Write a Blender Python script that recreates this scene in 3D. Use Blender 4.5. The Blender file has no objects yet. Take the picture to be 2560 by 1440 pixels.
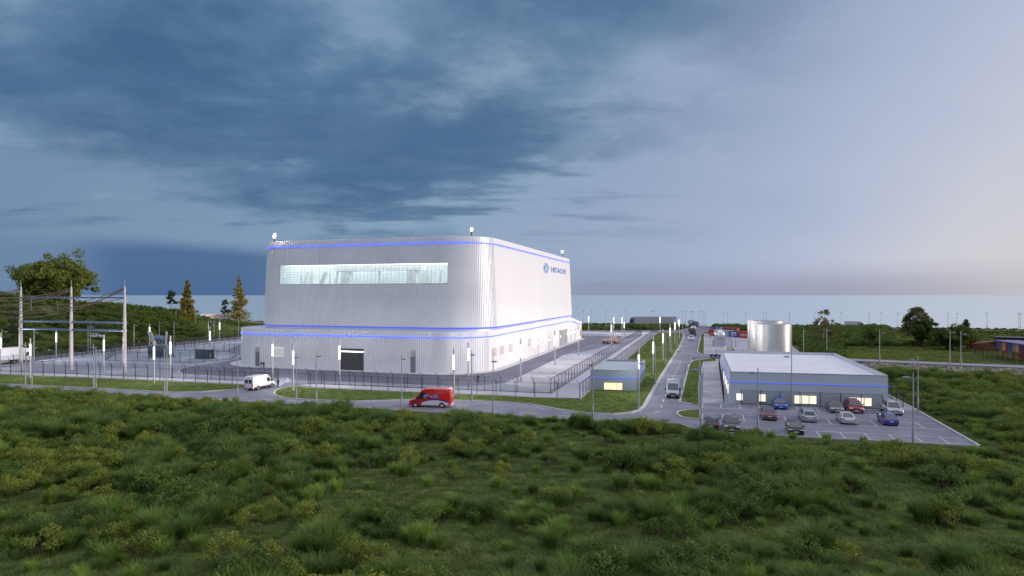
import bpy, bmesh, math, random
import numpy as np
from mathutils import Vector, Matrix, Euler, noise as mnoise
random.seed(7); RNG = np.random.default_rng(7)
SC = bpy.context.scene
COL = SC.collection
R_ = math.radians
# ---------------------------------------------------------------- picture geometry
H, F, HZ, CX = 17.0, 1600.0, 738.0, 1280.0      # eye height, focal length (px of a 2560 wide frame), horizon row, centre column
def G(px, py, z=0.0):                             # ground point seen at a pixel
    D = F * (H - z) / (py - HZ)
    return Vector(((px - CX) / F * D, D, z))
def at(px, D, z=0.0): return Vector(((px - CX) / F * D, D, z))
def ray(px, py): return Vector(((px - CX) / F, 1.0, -(py - HZ) / F))
CAM = Vector((0, 0, H))
# ---------------------------------------------------------------- properties
def tag(o, label=None, cat=None, group=None, kind=None):
    if label: o['label'] = label
    if cat: o['category'] = cat
    if group: o['group'] = group
    if kind: o['kind'] = kind
    return o
def empty(name, loc=(0, 0, 0), rz=0.0, label=None, cat=None, group=None):
    o = bpy.data.objects.new(name, None); COL.objects.link(o)
    o.location = loc; o.rotation_euler = (0, 0, rz); o.empty_display_size = 0.3
    return tag(o, label, cat, group)
def mobj(name, me, parent=None, mat=None):
    o = bpy.data.objects.new(name, me); COL.objects.link(o)
    if parent: o.parent = parent
    if mat: me.materials.append(mat)
    return o
def copy_tree(o, parent=None):
    c = o.copy(); COL.objects.link(c); c.parent = parent
    for ch in list(o.children): copy_tree(ch, c)
    return c
ORD = "first second third fourth fifth sixth seventh eighth ninth tenth eleventh twelfth thirteenth fourteenth fifteenth sixteenth seventeenth eighteenth nineteenth twentieth twenty-first twenty-second twenty-third twenty-fourth twenty-fifth twenty-sixth twenty-seventh twenty-eighth twenty-ninth thirtieth".split()
# ---------------------------------------------------------------- materials
MATS = {}
def mat(name, col, rough=0.6, metal=0.0, vary=0.12, scale=1.5, emit=None, estr=0.0, bump=0.0, bscale=20.0, spec=0.5, detail=4.0, col2=None, coat=0.0):
    if name in MATS: return MATS[name]
    m = bpy.data.materials.new(name); m.use_nodes = True
    n, l = m.node_tree.nodes, m.node_tree.links
    b = n['Principled BSDF']
    b.inputs['Roughness'].default_value = rough; b.inputs['Metallic'].default_value = metal
    b.inputs['Specular IOR Level'].default_value = spec
    b.inputs['Coat Weight'].default_value = coat
    tc = n.new('ShaderNodeTexCoord')
    nz = n.new('ShaderNodeTexNoise'); nz.inputs['Scale'].default_value = scale; nz.inputs['Detail'].default_value = detail
    l.new(tc.outputs['Object'], nz.inputs['Vector'])
    rp = n.new('ShaderNodeValToRGB')
    c = Vector(col); c2 = Vector(col2) if col2 else None
    lo = [max(0, x * (1 - vary)) for x in col]; hi = [x * (1 + vary) for x in (col2 or col)]
    rp.color_ramp.elements[0].position = 0.3; rp.color_ramp.elements[0].color = (*lo, 1)
    rp.color_ramp.elements[1].position = 0.7; rp.color_ramp.elements[1].color = (*hi, 1)
    l.new(nz.outputs['Fac'], rp.inputs['Fac']); l.new(rp.outputs['Color'], b.inputs['Base Color'])
    if emit:
        b.inputs['Emission Color'].default_value = (*emit, 1); b.inputs['Emission Strength'].default_value = estr
    if bump:
        nb = n.new('ShaderNodeTexNoise'); nb.inputs['Scale'].default_value = bscale; nb.inputs['Detail'].default_value = 6
        l.new(tc.outputs['Object'], nb.inputs['Vector'])
        bp = n.new('ShaderNodeBump'); bp.inputs['Strength'].default_value = bump; bp.inputs['Distance'].default_value = 0.1
        l.new(nb.outputs['Fac'], bp.inputs['Height']); l.new(bp.outputs['Normal'], b.inputs['Normal'])
    MATS[name] = m
    return m
def leafmat(name, dark, light, nscale=0.35, rnd=0.55, trans=0.25):
    """foliage: hue shifts with position noise and from plant to plant"""
    dark, light = [[v * k for v, k in zip(c, (1.12, 1.08, .90))] for c in (dark, light)]
    m = bpy.data.materials.new(name); m.use_nodes = True
    n, l = m.node_tree.nodes, m.node_tree.links
    b = n['Principled BSDF']; b.inputs['Roughness'].default_value = 0.65; b.inputs['Specular IOR Level'].default_value = 0.25
    oi = n.new('ShaderNodeObjectInfo'); ge = n.new('ShaderNodeNewGeometry')
    nz = n.new('ShaderNodeTexNoise'); nz.inputs['Scale'].default_value = nscale; nz.inputs['Detail'].default_value = 4
    l.new(ge.outputs['Position'], nz.inputs['Vector'])
    mx = n.new('ShaderNodeMix'); mx.data_type = 'FLOAT'; mx.inputs[0].default_value = rnd
    l.new(nz.outputs['Fac'], mx.inputs[2]); l.new(oi.outputs['Random'], mx.inputs[3])
    rp = n.new('ShaderNodeValToRGB'); e = rp.color_ramp.elements
    e[0].position = 0.15; e[0].color = (*dark, 1); e[1].position = 0.85; e[1].color = (*light, 1)
    m3 = n.new('ShaderNodeMix'); m3.data_type = 'FLOAT'; m3.inputs[0].default_value = 0.38
    l.new(mx.outputs[0], m3.inputs[2]); l.new(ge.outputs['Random Per Island'], m3.inputs[3]); l.new(m3.outputs[0], rp.inputs['Fac']); l.new(rp.outputs['Color'], b.inputs['Base Color'])
    tr = n.new('ShaderNodeBsdfTranslucent'); l.new(rp.outputs['Color'], tr.inputs['Color'])
    ms = n.new('ShaderNodeMixShader'); ms.inputs[0].default_value = trans
    l.new(b.outputs[0], ms.inputs[1]); l.new(tr.outputs[0], ms.inputs[2])
    l.new(ms.outputs[0], n['Material Output'].inputs['Surface'])
    return m
def meshscreen(name, col, alpha):
    m = bpy.data.materials.new(name); m.use_nodes = True
    n, l = m.node_tree.nodes, m.node_tree.links
    b = n['Principled BSDF']; b.inputs['Base Color'].default_value = (*col, 1); b.inputs['Roughness'].default_value = 0.6
    tr = n.new('ShaderNodeBsdfTransparent'); ms = n.new('ShaderNodeMixShader'); ms.inputs[0].default_value = alpha
    l.new(tr.outputs[0], ms.inputs[1]); l.new(b.outputs[0], ms.inputs[2]); l.new(ms.outputs[0], n['Material Output'].inputs['Surface'])
    return m
def glassmat(name, tint=(0.02, 0.03, 0.04), rough=0.05):
    return mat(name, tint, rough=rough, spec=0.9, vary=0.2, coat=0.3)
def glowtube(name, col, k):
    """clear lamp tube with a glowing gas inside"""
    m = bpy.data.materials.new(name); m.use_nodes = True; n, l = m.node_tree.nodes, m.node_tree.links
    tr = n.new('ShaderNodeBsdfTransparent'); em = n.new('ShaderNodeEmission'); em.inputs[0].default_value = (*col, 1); em.inputs[1].default_value = k
    ad = n.new('ShaderNodeAddShader'); l.new(tr.outputs[0], ad.inputs[0]); l.new(em.outputs[0], ad.inputs[1]); l.new(ad.outputs[0], n['Material Output'].inputs['Surface'])
    return m
M = dict(
    white=mat('white_paint', (0.74, 0.74, 0.76), rough=0.35, vary=0.04, coat=0.2),
    silver=mat('silver_cladding', (0.79, 0.80, 0.83), rough=0.42, metal=0.25, vary=0.05, scale=0.15),
    whiteclad=mat('white_cladding', (0.80, 0.79, 0.80), rough=0.45, vary=0.025, scale=0.1),
    roofw=mat('pale_roof_membrane', (0.70, 0.71, 0.78), rough=0.7, vary=0.05, scale=0.2),
    office=mat('office_cladding', (0.55, 0.60, 0.66), rough=0.5, vary=0.04, scale=0.3),
    officedark=mat('guardhouse_cladding', (0.27, 0.33, 0.39), rough=0.45, vary=0.08, scale=0.4),
    led=mat('blue_light_strip', (0.05, 0.1, 0.8), emit=(0.10, 0.17, 1.0), estr=1.25),
    led2=mat('soft_blue_light_strip', (0.05, 0.1, 0.8), emit=(0.16, 0.23, 1.0), estr=0.52),
    tube=glowtube('lamp_tube_glow', (0.97, 0.98, 1.0), 1.5),
    tubes=mat('small_lamp_glow', (1, 1, 1), emit=(0.95, 0.97, 1.0), estr=14),
    flood=mat('flood_lamp_glow', (1, 1, 1), emit=(1.0, 0.98, 0.95), estr=60),
    floodred=mat('red_flood_glow', (1, .3, .2), emit=(1.0, 0.25, 0.2), estr=12),
    winwarm=mat('warm_lit_room', (0.9, 0.8, 0.6), emit=(1.0, 0.66, 0.30), estr=1.25, vary=0.2, scale=0.9),
    winwhite=mat('white_lit_room', (0.9, 0.86, 0.78), emit=(1.0, 0.88, 0.68), estr=1.15, vary=0.1),
    louvlit=mat('lit_louvre', (0.9, 0.9, 0.9), emit=(1.0, 0.97, 0.92), estr=0.22),
    steel=mat('galvanised_steel', (0.42, 0.42, 0.45), rough=0.45, metal=0.6, vary=0.15, scale=3),
    pole=mat('grey_pole_paint', (0.30, 0.31, 0.34), rough=0.5, vary=0.12, scale=2),
    palepole=mat('pale_concrete_pole', (0.52, 0.49, 0.50), rough=0.6, vary=0.1, scale=2),
    bluesteel=mat('blue_grey_beam', (0.16, 0.22, 0.34), rough=0.4, metal=0.4),
    black=mat('black_steel', (0.018, 0.019, 0.024), rough=0.5, vary=0.3),
    rubber=mat('tyre_rubber', (0.02, 0.02, 0.022), rough=0.85, vary=0.2, scale=8),
    rim=mat('alloy_rim', (0.5, 0.5, 0.52), rough=0.3, metal=0.8),
    cable=mat('brown_cable', (0.085, 0.05, 0.045), rough=0.6),
    glass=glassmat('dark_glass'),
    bluglass=glassmat('blue_grey_glass', (0.05, 0.07, 0.09)),
    door=mat('grey_door', (0.16, 0.17, 0.19), rough=0.5),
    shutter=mat('dark_shutter', (0.055, 0.057, 0.062), rough=0.45, vary=0.15),
    asphalt=mat('asphalt', (0.185, 0.19, 0.245), rough=0.75, vary=0.24, scale=0.22, detail=11, bump=0.2, bscale=6, spec=0.35),
    yardasph=mat('yard_asphalt', (0.15, 0.15, 0.20), rough=0.7, vary=0.14, scale=0.12, detail=8, spec=0.4),
    paving=mat('pale_paving', (0.50, 0.49, 0.56), rough=0.8, vary=0.07, scale=0.4, detail=6),
    apron=mat('white_concrete', (0.62, 0.61, 0.63), rough=0.8, vary=0.06, scale=0.4),
    kerb=mat('kerb_stone', (0.46, 0.46, 0.49), rough=0.8, vary=0.12, scale=1),
    line=mat('white_road_paint', (0.62, 0.62, 0.66), rough=0.7, vary=0.12, scale=3),
    bark=mat('bark', (0.10, 0.08, 0.06), rough=0.9, vary=0.35, scale=2),
    birch=mat('birch_bark', (0.42, 0.39, 0.35), rough=0.8, vary=0.4, scale=1.2),
    headl=mat('headlight_lens', (0.75, 0.78, 0.8), rough=0.1, vary=0.05, coat=0.5),
    taill=mat('tail_light', (0.5, 0.03, 0.025), rough=0.2, vary=0.1, emit=(1, 0.05, 0.03), estr=0.12),
    plate=mat('number_plate', (0.7, 0.7, 0.68), rough=0.5),
    chrome=mat('polished_steel', (0.74, 0.735, 0.73), rough=0.33, metal=1.0, vary=0.06, scale=0.3),
    skin=mat('skin', (0.42, 0.26, 0.19), rough=0.6),
    clothdark=mat('dark_cloth', (0.02, 0.02, 0.028), rough=0.9),
    clothtan=mat('tan_cloth', (0.42, 0.26, 0.2), rough=0.9),
    hair=mat('hair', (0.03, 0.02, 0.015), rough=0.7),
)
# ---------------------------------------------------------------- mesh builder
class MB:
    def __init__(s): s.v, s.f, s.m = [], [], []
    def add(s, vs, fs, mi=0):
        k = len(s.v); s.v += [tuple(v) for v in vs]
        for f in fs: s.f.append(tuple(i + k for i in f)); s.m.append(mi)
        return s
    def box(s, x0, x1, y0, y1, z0, z1, mi=0, mtx=None):
        vs = [Vector((x, y, z)) for z in (z0, z1) for y in (y0, y1) for x in (x0, x1)]
        if mtx: vs = [mtx @ v for v in vs]
        return s.add(vs, [(0, 2, 3, 1), (4, 5, 7, 6), (0, 1, 5, 4), (2, 6, 7, 3), (0, 4, 6, 2), (1, 3, 7, 5)], mi)
    def bar(s, a, b, w, h, mi=0, up=Vector((0, 0, 1))):
        a, b = Vector(a), Vector(b); d = (b - a); L = d.length; d.normalize()
        x = d.cross(up)
        if x.length < 1e-4: x = d.cross(Vector((1, 0, 0)))
        x.normalize(); y = x.cross(d)
        vs = [p + x * sx * w / 2 + y * sy * h / 2 for p in (a, b) for sx, sy in ((-1, -1), (1, -1), (1, 1), (-1, 1))]
        return s.add(vs, [(3, 2, 1, 0), (4, 5, 6, 7), (0, 1, 5, 4), (1, 2, 6, 5), (2, 3, 7, 6), (3, 0, 4, 7)], mi)
    def tube(s, pts, rad, n=8, mi=0, cap=True):
        pts = [Vector(p) for p in pts]
        if not hasattr(rad, '__len__'): rad = [rad] * len(pts)
        rings = []; k0 = len(s.v)
        for i, p in enumerate(pts):
            d = (pts[min(i + 1, len(pts) - 1)] - pts[max(i - 1, 0)])
            d = d.normalized() if d.length > 1e-9 else Vector((0, 0, 1))
            a = d.cross(Vector((0, 0, 1)))
            if a.length < 0.05: a = d.cross(Vector((1, 0, 0)))
            a.normalize(); b = d.cross(a)
            for j in range(n):
                t = 2 * math.pi * j / n
                s.v.append(tuple(p + (a * math.cos(t) + b * math.sin(t)) * rad[i]))
        for i in range(len(pts) - 1):
            for j in range(n):
                q = (k0 + i * n + j, k0 + i * n + (j + 1) % n, k0 + (i + 1) * n + (j + 1) % n, k0 + (i + 1) * n + j)
                s.f.append(q); s.m.append(mi)
        if cap:
            s.f.append(tuple(k0 + j for j in reversed(range(n)))); s.m.append(mi)
            e = k0 + (len(pts) - 1) * n
            s.f.append(tuple(e + j for j in range(n))); s.m.append(mi)
        return s
    def prism(s, poly, z0, z1, mi=0, bottom=False):
        n = len(poly)
        vs = [(p[0], p[1], z0) for p in poly] + [(p[0], p[1], z1) for p in poly]
        ar = sum(poly[i][0] * poly[(i + 1) % n][1] - poly[(i + 1) % n][0] * poly[i][1] for i in range(n))
        fs = [(i, (i + 1) % n, n + (i + 1) % n, n + i) for i in range(n)]
        top = tuple(range(n, 2 * n))
        if ar < 0: fs = [f[::-1] for f in fs]; top = top[::-1]
        fs.append(top)
        if bottom: fs.append(tuple(i - n for i in top[::-1]))
        return s.add(vs, fs, mi)
    def strip(s, pts, w, z, mi=0, h=None):
        """flat ribbon (or a raised one, h high) along ground points"""
        pts = [Vector((p[0], p[1], p[2] if len(p) > 2 else 0)) for p in pts]; n = len(pts); L, Rr = [], []
        for i in range(n):
            d = pts[min(i + 1, n - 1)] - pts[max(i - 1, 0)]; d.z = 0; d.normalize()
            q = Vector((-d.y, d.x, 0)) * w / 2
            L.append(pts[i] + q); Rr.append(pts[i] - q)
        up = Vector((0, 0, z))
        vs = [p + up for p in L] + [p + up for p in Rr]
        fs = [(n + i, n + i + 1, i + 1, i) for i in range(n - 1)]
        if h:
            dn = Vector((0, 0, -h)); vs += [p + up + dn for p in L] + [p + up + dn for p in Rr]
            fs += [(i, i + 1, 2 * n + i + 1, 2 * n + i) for i in range(n - 1)]
            fs += [(3 * n + i, 3 * n + i + 1, n + i + 1, n + i) for i in range(n - 1)]
        return s.add(vs, fs, mi)
    def loft(s, profile, hw, shrink=((1.0, 0.94, 0.90), (0.90, 1.0, 1.0)), mi=0):
        """car-like shell: a closed side profile (x,z) swept across the width with rounded flanks"""
        n = len(profile); cx = sum(p[0] for p in profile) / n; cz = sum(p[1] for p in profile) / n
        sl = [(-1.0, 0.955), (-0.94, 0.985), (-0.8, 1.0), (0.8, 1.0), (0.94, 0.985), (1.0, 0.955)]
        k0 = len(s.v)
        for y, sc in sl:
            for i, p in enumerate(profile):
                x, z = cx + (p[0] - cx) * sc, cz + (p[1] - cz) * sc
                w = hw(p[0], p[1]) if callable(hw) else hw
                s.v.append((x, y * w, z))
        for a in range(len(sl) - 1):
            for i in range(n):
                j = (i + 1) % n
                s.f.append((k0 + a * n + i, k0 + a * n + j, k0 + (a + 1) * n + j, k0 + (a + 1) * n + i)); s.m.append(mi)
        s.f.append(tuple(k0 + i for i in reversed(range(n)))); s.m.append(mi)
        s.f.append(tuple(k0 + (len(sl) - 1) * n + i for i in range(n))); s.m.append(mi)
        return s
    def mesh(s, name, mats, smooth=None):
        me = bpy.data.meshes.new(name); me.from_pydata(s.v, [], s.f)
        for m in (mats if isinstance(mats, (list, tuple)) else [mats]): me.materials.append(m)
        if any(s.m): me.polygons.foreach_set('material_index', s.m)
        if smooth is not None:
            me.shade_smooth(); me.set_sharp_from_angle(angle=R_(smooth))
        me.validate(); me.update()
        return me
    def obj(s, name, mats, parent=None, smooth=None, fix=False):
        me = s.mesh(name, mats, smooth)
        if fix:
            b = bmesh.new(); b.from_mesh(me); bmesh.ops.recalc_face_normals(b, faces=b.faces); b.to_mesh(me); b.free()
        return mobj(name, me, parent)
class Plane:
    """a wall plane: origin, horizontal direction, up direction (may lean), outward normal"""
    def __init__(s, P0, h, up=Vector((0, 0, 1)), facing=None):
        s.P0 = Vector(P0); s.h = Vector(h).normalized(); s.u = Vector(up); s.n = s.h.cross(s.u).normalized()
        if s.n.dot(CAM - s.P0) < 0: s.n = -s.n
    def hit(s, px, py):
        r = ray(px, py); A = Matrix((s.h, s.u, -r)).transposed()
        a, b, t = A.inverted() @ (CAM - s.P0)
        return a, b
    def pt(s, a, b, n=0.0): return s.P0 + s.h * a + s.u * b + s.n * n
    def box(s, mb, a0, a1, b0, b1, n0, n1, mi=0):
        vs = [s.pt(a, b, n) for n in (n0, n1) for b in (b0, b1) for a in (a0, a1)]
        return mb.add(vs, [(0, 2, 3, 1), (4, 5, 7, 6), (0, 1, 5, 4), (2, 6, 7, 3), (0, 4, 6, 2), (1, 3, 7, 5)], mi)
    def pxbox(s, mb, x0, y0, x1, y1, n0, n1, mi=0):
        a0, b0 = s.hit(x0, y0); a1, b1 = s.hit(x1, y1)
        return s.box(mb, min(a0, a1), max(a0, a1), min(b0, b1), max(b0, b1), n0, n1, mi)
    def matrix(s, a, b, n=0.0, flip=False):
        x = s.h if not flip else -s.h
        z = x.cross(s.u).normalized()
        m = Matrix((x, s.u.normalized(), z)).transposed().to_4x4(); m.translation = s.pt(a, b, n); return m
def text_mesh(txt, size=1.0, ext=0.01, shear=0.0, align='CENTER', bold=0.0):
    cu = bpy.data.curves.new('lettering', 'FONT'); cu.body = txt; cu.size = size; cu.extrude = ext; cu.shear = shear
    cu.align_x = align; cu.align_y = 'CENTER'; cu.offset = bold; cu.resolution_u = 3
    o = bpy.data.objects.new('lettering', cu); COL.objects.link(o)
    dg = bpy.context.evaluated_depsgraph_get(); dg.update()
    me = bpy.data.meshes.new_from_object(o.evaluated_get(dg)); bpy.data.objects.remove(o); bpy.data.curves.remove(cu)
    me.materials.clear()
    return me
def lettering(name, txt, size, matl, parent, mw, **k):
    me = text_mesh(txt, size, **k); me.materials.append(matl)
    o = mobj(name, me); o.parent = parent
    o.matrix_world = mw if parent is None else mw
    if parent is not None:
        pm = Matrix.LocRotScale(parent.location, parent.rotation_euler, parent.scale)
        o.matrix_parent_inverse = Matrix(); o.matrix_basis = pm.inverted() @ mw
    return o
def keep(o, parent):
    """parent a part whose mesh is in world coordinates"""
    o.parent = parent
    o.matrix_parent_inverse = Matrix.LocRotScale(parent.location, parent.rotation_euler, parent.scale).inverted()
    return o
# ================================================================= GROUND
def W2(pts): return [tuple(G(x, y)[:2]) for x, y in pts]
SOUTH = [(-420, 949), (-200, 955), (0, 968), (233, 985.5), (400, 996), (560, 1001.5), (791, 1014), (1006, 1026.5), (1240, 1039), (1481, 1051.5), (1700, 1059.5), (1752, 1079), (2060, 1095.5), (2449, 1115.5)]
FLAT = W2(SOUTH + [(2296, 1028), (2220, 988), (2120, 935), (2080, 914), (2012, 889), (1985, 868), (1962, 846), (1880, 838), (1800, 826), (1772, 820), (1757, 814), (1737, 811.5), (1720, 822), (1700, 826), (1300, 827), (900, 829), (603, 841.5), (299, 870), (0, 902), (-300, 936)])
FP = np.array(FLAT)
def inside(P, poly):
    x, y = P[:, 0], P[:, 1]; r = np.zeros(len(P), bool); n = len(poly); j = n - 1
    for i in range(n):
        xi, yi, xj, yj = *poly[i], *poly[j]
        c = ((yi > y) != (yj > y)) & (x < (xj - xi) * (y - yi) / (yj - yi + 1e-12) + xi)
        r ^= c; j = i
    return r
def edgedist(P, poly):
    d = np.full(len(P), 1e9); n = len(poly)
    for i in range(n):
        a, b = np.array(poly[i]), np.array(poly[(i + 1) % n]); ab = b - a
        t = np.clip(((P - a) @ ab) / (ab @ ab + 1e-12), 0, 1)
        d = np.minimum(d, np.linalg.norm(P - (a + t[:, None] * ab), axis=1))
    return d
def vnoise(x, y, s, seed=0):
    """smooth value noise, -1..1"""
    x, y = x / s + seed * 17.3, y / s + seed * 9.1
    xi, yi = np.floor(x).astype(np.int64), np.floor(y).astype(np.int64); fx, fy = x - xi, y - yi
    fx, fy = fx * fx * (3 - 2 * fx), fy * fy * (3 - 2 * fy)
    def h(a, b):
        v = np.sin(a * 127.1 + b * 311.7 + seed * 74.7) * 43758.5453
        return (v - np.floor(v)) * 2 - 1
    return (h(xi, yi) * (1 - fx) + h(xi + 1, yi) * fx) * (1 - fy) + (h(xi, yi + 1) * (1 - fx) + h(xi + 1, yi + 1) * fx) * fy
def fbm(x, y, s, seed=0, o=3): return sum(vnoise(x, y, s / 2 ** i, seed + i) / 2 ** i for i in range(o))
def sst(v, a, b):
    t = np.clip((v - a) / (b - a), 0, 1); return t * t * (3 - 2 * t)
WA, WB = np.array(G(2150, 925)[:2]), np.array(G(2560, 944)[:2])            # foot of the stone bank
WD = (WB - WA) / np.linalg.norm(WB - WA); WN = np.array([-WD[1], WD[0]])       # WN points away from the camera
PLAT = 1.85
HD = [0, 150, 200, 218, 232, 253, 268, 284, 295, 317, 336, 349, 372, 400, 430, 470]
HZS = [17, 18.5, 18.6, 17.6, 14.4, 13.3, 12.0, 10.3, 9.5, 4.9, 2.4, 1.6, 0.8, 0.2, -3, -9]
def coastY(x): return np.interp(x, [-400, -250, -100, 0, 70, 244, 330, 420], [470, 440, 395, 372, 363, 316, 285, 255])
LEFTROAD = [Vector(((px - CX) / F * D, D, H - (py - HZ) / F * D)) for px, py, D in ((425, 789, 322), (478, 793, 330), (540, 797.5, 340), (600, 802.5, 350), (665, 808, 362))]
def terr(x, y, flatten=True):
    x, y = np.asarray(x, float), np.asarray(y, float); P = np.stack([x, y], 1)
    bx = -134.5 + np.maximum(y - 154, -60) * 0.198                           # left edge of the site
    d = bx - x
    hill = np.interp(y, HD, HZS) * sst(d, -1, 56) * (1 - 0.35 * sst(d, 70, 160))
    ed = (x - WA[0]) * WD[0] + (y - WA[1]) * WD[1]; nd = (x - WA[0]) * WN[0] + (y - WA[1]) * WN[1]
    plat = PLAT * sst(nd, 3.2, 6.2) * sst(ed, -14, 2)
    plat = plat * (1 - sst(y - coastY(x), -70, -30))
    z = hill + plat + fbm(x, y, 22, 3) * 0.28 + fbm(x, y, 6, 9) * 0.12 * (y < 130)
    z = z * (1 - sst(y - coastY(x), 2, 14)) - 9 * sst(y - coastY(x), 3, 26)
    if LEFTROAD:                                                                # low embankment under the hill road
        best, zr_ = np.full(x.shape, 1e9), np.zeros(x.shape)
        for a, c in zip(LEFTROAD, LEFTROAD[1:]):
            t = np.clip(((x - a.x) * (c.x - a.x) + (y - a.y) * (c.y - a.y)) / ((c.x - a.x) ** 2 + (c.y - a.y) ** 2), 0, 1)
            dd = np.hypot(x - a.x - t * (c.x - a.x), y - a.y - t * (c.y - a.y)); u = dd < best
            zr_ = np.where(u, a.z + t * (c.z - a.z) - .4, zr_); best = np.minimum(best, dd)
        k = 1 - sst(best, 5, 14); z = z * (1 - k) + zr_ * k
    z = np.where((nd > 0.5) & (nd < 9) & (ed > -5) & (y < 175), plat, z)            # the bank road is level
    if flatten:
        ins = inside(P, FLAT); e = edgedist(P, FLAT)
        k = np.where(ins, 0.0, sst(e, 0.3, 5.0))
        z = z * k - 0.10 * (1 - k)
    return z
def terr1(x, y): return float(terr(np.array([x]), np.array([y]))[0])
def cast(px, py, d0=30, d1=440):
    """first terrain point seen at a pixel"""
    D = np.arange(d0, d1, 0.5); X = (px - CX) / F * D; Z = H - (py - HZ) / F * D
    T = terr(X, D); k = np.argmax(T >= Z)
    if T[k] < Z[k]: k = int(np.argmin((Z - T) / D))
    return Vector((X[k], D[k], T[k]))
gx = np.arange(-430, 431, 3.0); gy = np.concatenate([np.arange(-60, 30, 10), np.arange(30, 130, 1.8), np.arange(130, 520, 3.2)])
XX, YY = np.meshgrid(gx, gy); ZZ = terr(XX.ravel(), YY.ravel())
nx, ny = len(gx), len(gy)
tv = np.stack([XX.ravel(), YY.ravel(), ZZ], 1)
ii = np.arange(nx * ny).reshape(ny, nx)
tf = np.stack([ii[:-1, :-1], ii[:-1, 1:], ii[1:, 1:], ii[1:, :-1]], -1).reshape(-1, 4)
me = bpy.data.meshes.new('ground'); me.from_pydata(tv.tolist(), [], tf.tolist()); me.shade_smooth()
def groundmat():
    m = bpy.data.materials.new('rough_grass_soil'); m.use_nodes = True
    n, l = m.node_tree.nodes, m.node_tree.links; b = n['Principled BSDF']
    b.inputs['Roughness'].default_value = 0.95; b.inputs['Specular IOR Level'].default_value = 0.15
    ge = n.new('ShaderNodeNewGeometry')
    def nz(s, d=6):
        q = n.new('ShaderNodeTexNoise'); q.inputs['Scale'].default_value = s; q.inputs['Detail'].default_value = d
        l.new(ge.outputs['Position'], q.inputs['Vector']); return q
    a, c = nz(0.09), nz(1.3, 8)
    r1 = n.new('ShaderNodeValToRGB'); e = r1.color_ramp.elements
    e[0].position = 0.3; e[0].color = (0.040, 0.066, 0.018, 1); e[1].position = 0.72; e[1].color = (0.110, 0.155, 0.036, 1)
    r2 = n.new('ShaderNodeValToRGB'); e = r2.color_ramp.elements
    e[0].position = 0.35; e[0].color = (0.5, 0.5, 0.4, 1); e[1].position = 0.65; e[1].color = (1.2, 1.2, 1.1, 1)
    l.new(a.outputs['Fac'], r1.inputs['Fac']); l.new(c.outputs['Fac'], r2.inputs['Fac'])
    mx = n.new('ShaderNodeMix'); mx.data_type = 'RGBA'; mx.blend_type = 'MULTIPLY'; mx.inputs[0].default_value = 1
    l.new(r1.outputs['Color'], mx.inputs[6]); l.new(r2.outputs['Color'], mx.inputs[7]); l.new(mx.outputs[2], b.inputs['Base Color'])
    bp = n.new('ShaderNodeBump'); bp.inputs['Strength'].default_value = 0.6; bp.inputs['Distance'].default_value = 0.25
    l.new(c.outputs['Fac'], bp.inputs['Height']); l.new(bp.outputs['Normal'], b.inputs['Normal'])
    return m
tag(mobj('ground', me, None, groundmat()), kind='structure')
# sea
def seamat():
    m = bpy.data.materials.new('sea_water'); m.use_nodes = True
    n, l = m.node_tree.nodes, m.node_tree.links; b = n['Principled BSDF']
    b.inputs['Base Color'].default_value = (0.50, 0.62, 0.66, 1); b.inputs['Roughness'].default_value = 0.2; b.inputs['IOR'].default_value = 2.1
    tc = n.new('ShaderNodeTexCoord'); mp = n.new('ShaderNodeMapping'); mp.inputs['Scale'].default_value = (0.05, 0.16, 1)
    nz = n.new('ShaderNodeTexNoise'); nz.inputs['Scale'].default_value = 1.0; nz.inputs['Detail'].default_value = 5
    l.new(tc.outputs['Object'], mp.inputs['Vector']); l.new(mp.outputs['Vector'], nz.inputs['Vector'])
    bp = n.new('ShaderNodeBump'); bp.inputs['Strength'].default_value = 0.16; bp.inputs['Distance'].default_value = 1.0
    l.new(nz.outputs['Fac'], bp.inputs['Height']); l.new(bp.outputs['Normal'], b.inputs['Normal'])
    return m
s = MB(); s.add([(-120000, 230, -4), (120000, 230, -4), (120000, 150000, -4), (-120000, 150000, -4)], [(0, 1, 2, 3)])
tag(s.obj('sea', seamat()), kind='structure')
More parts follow.
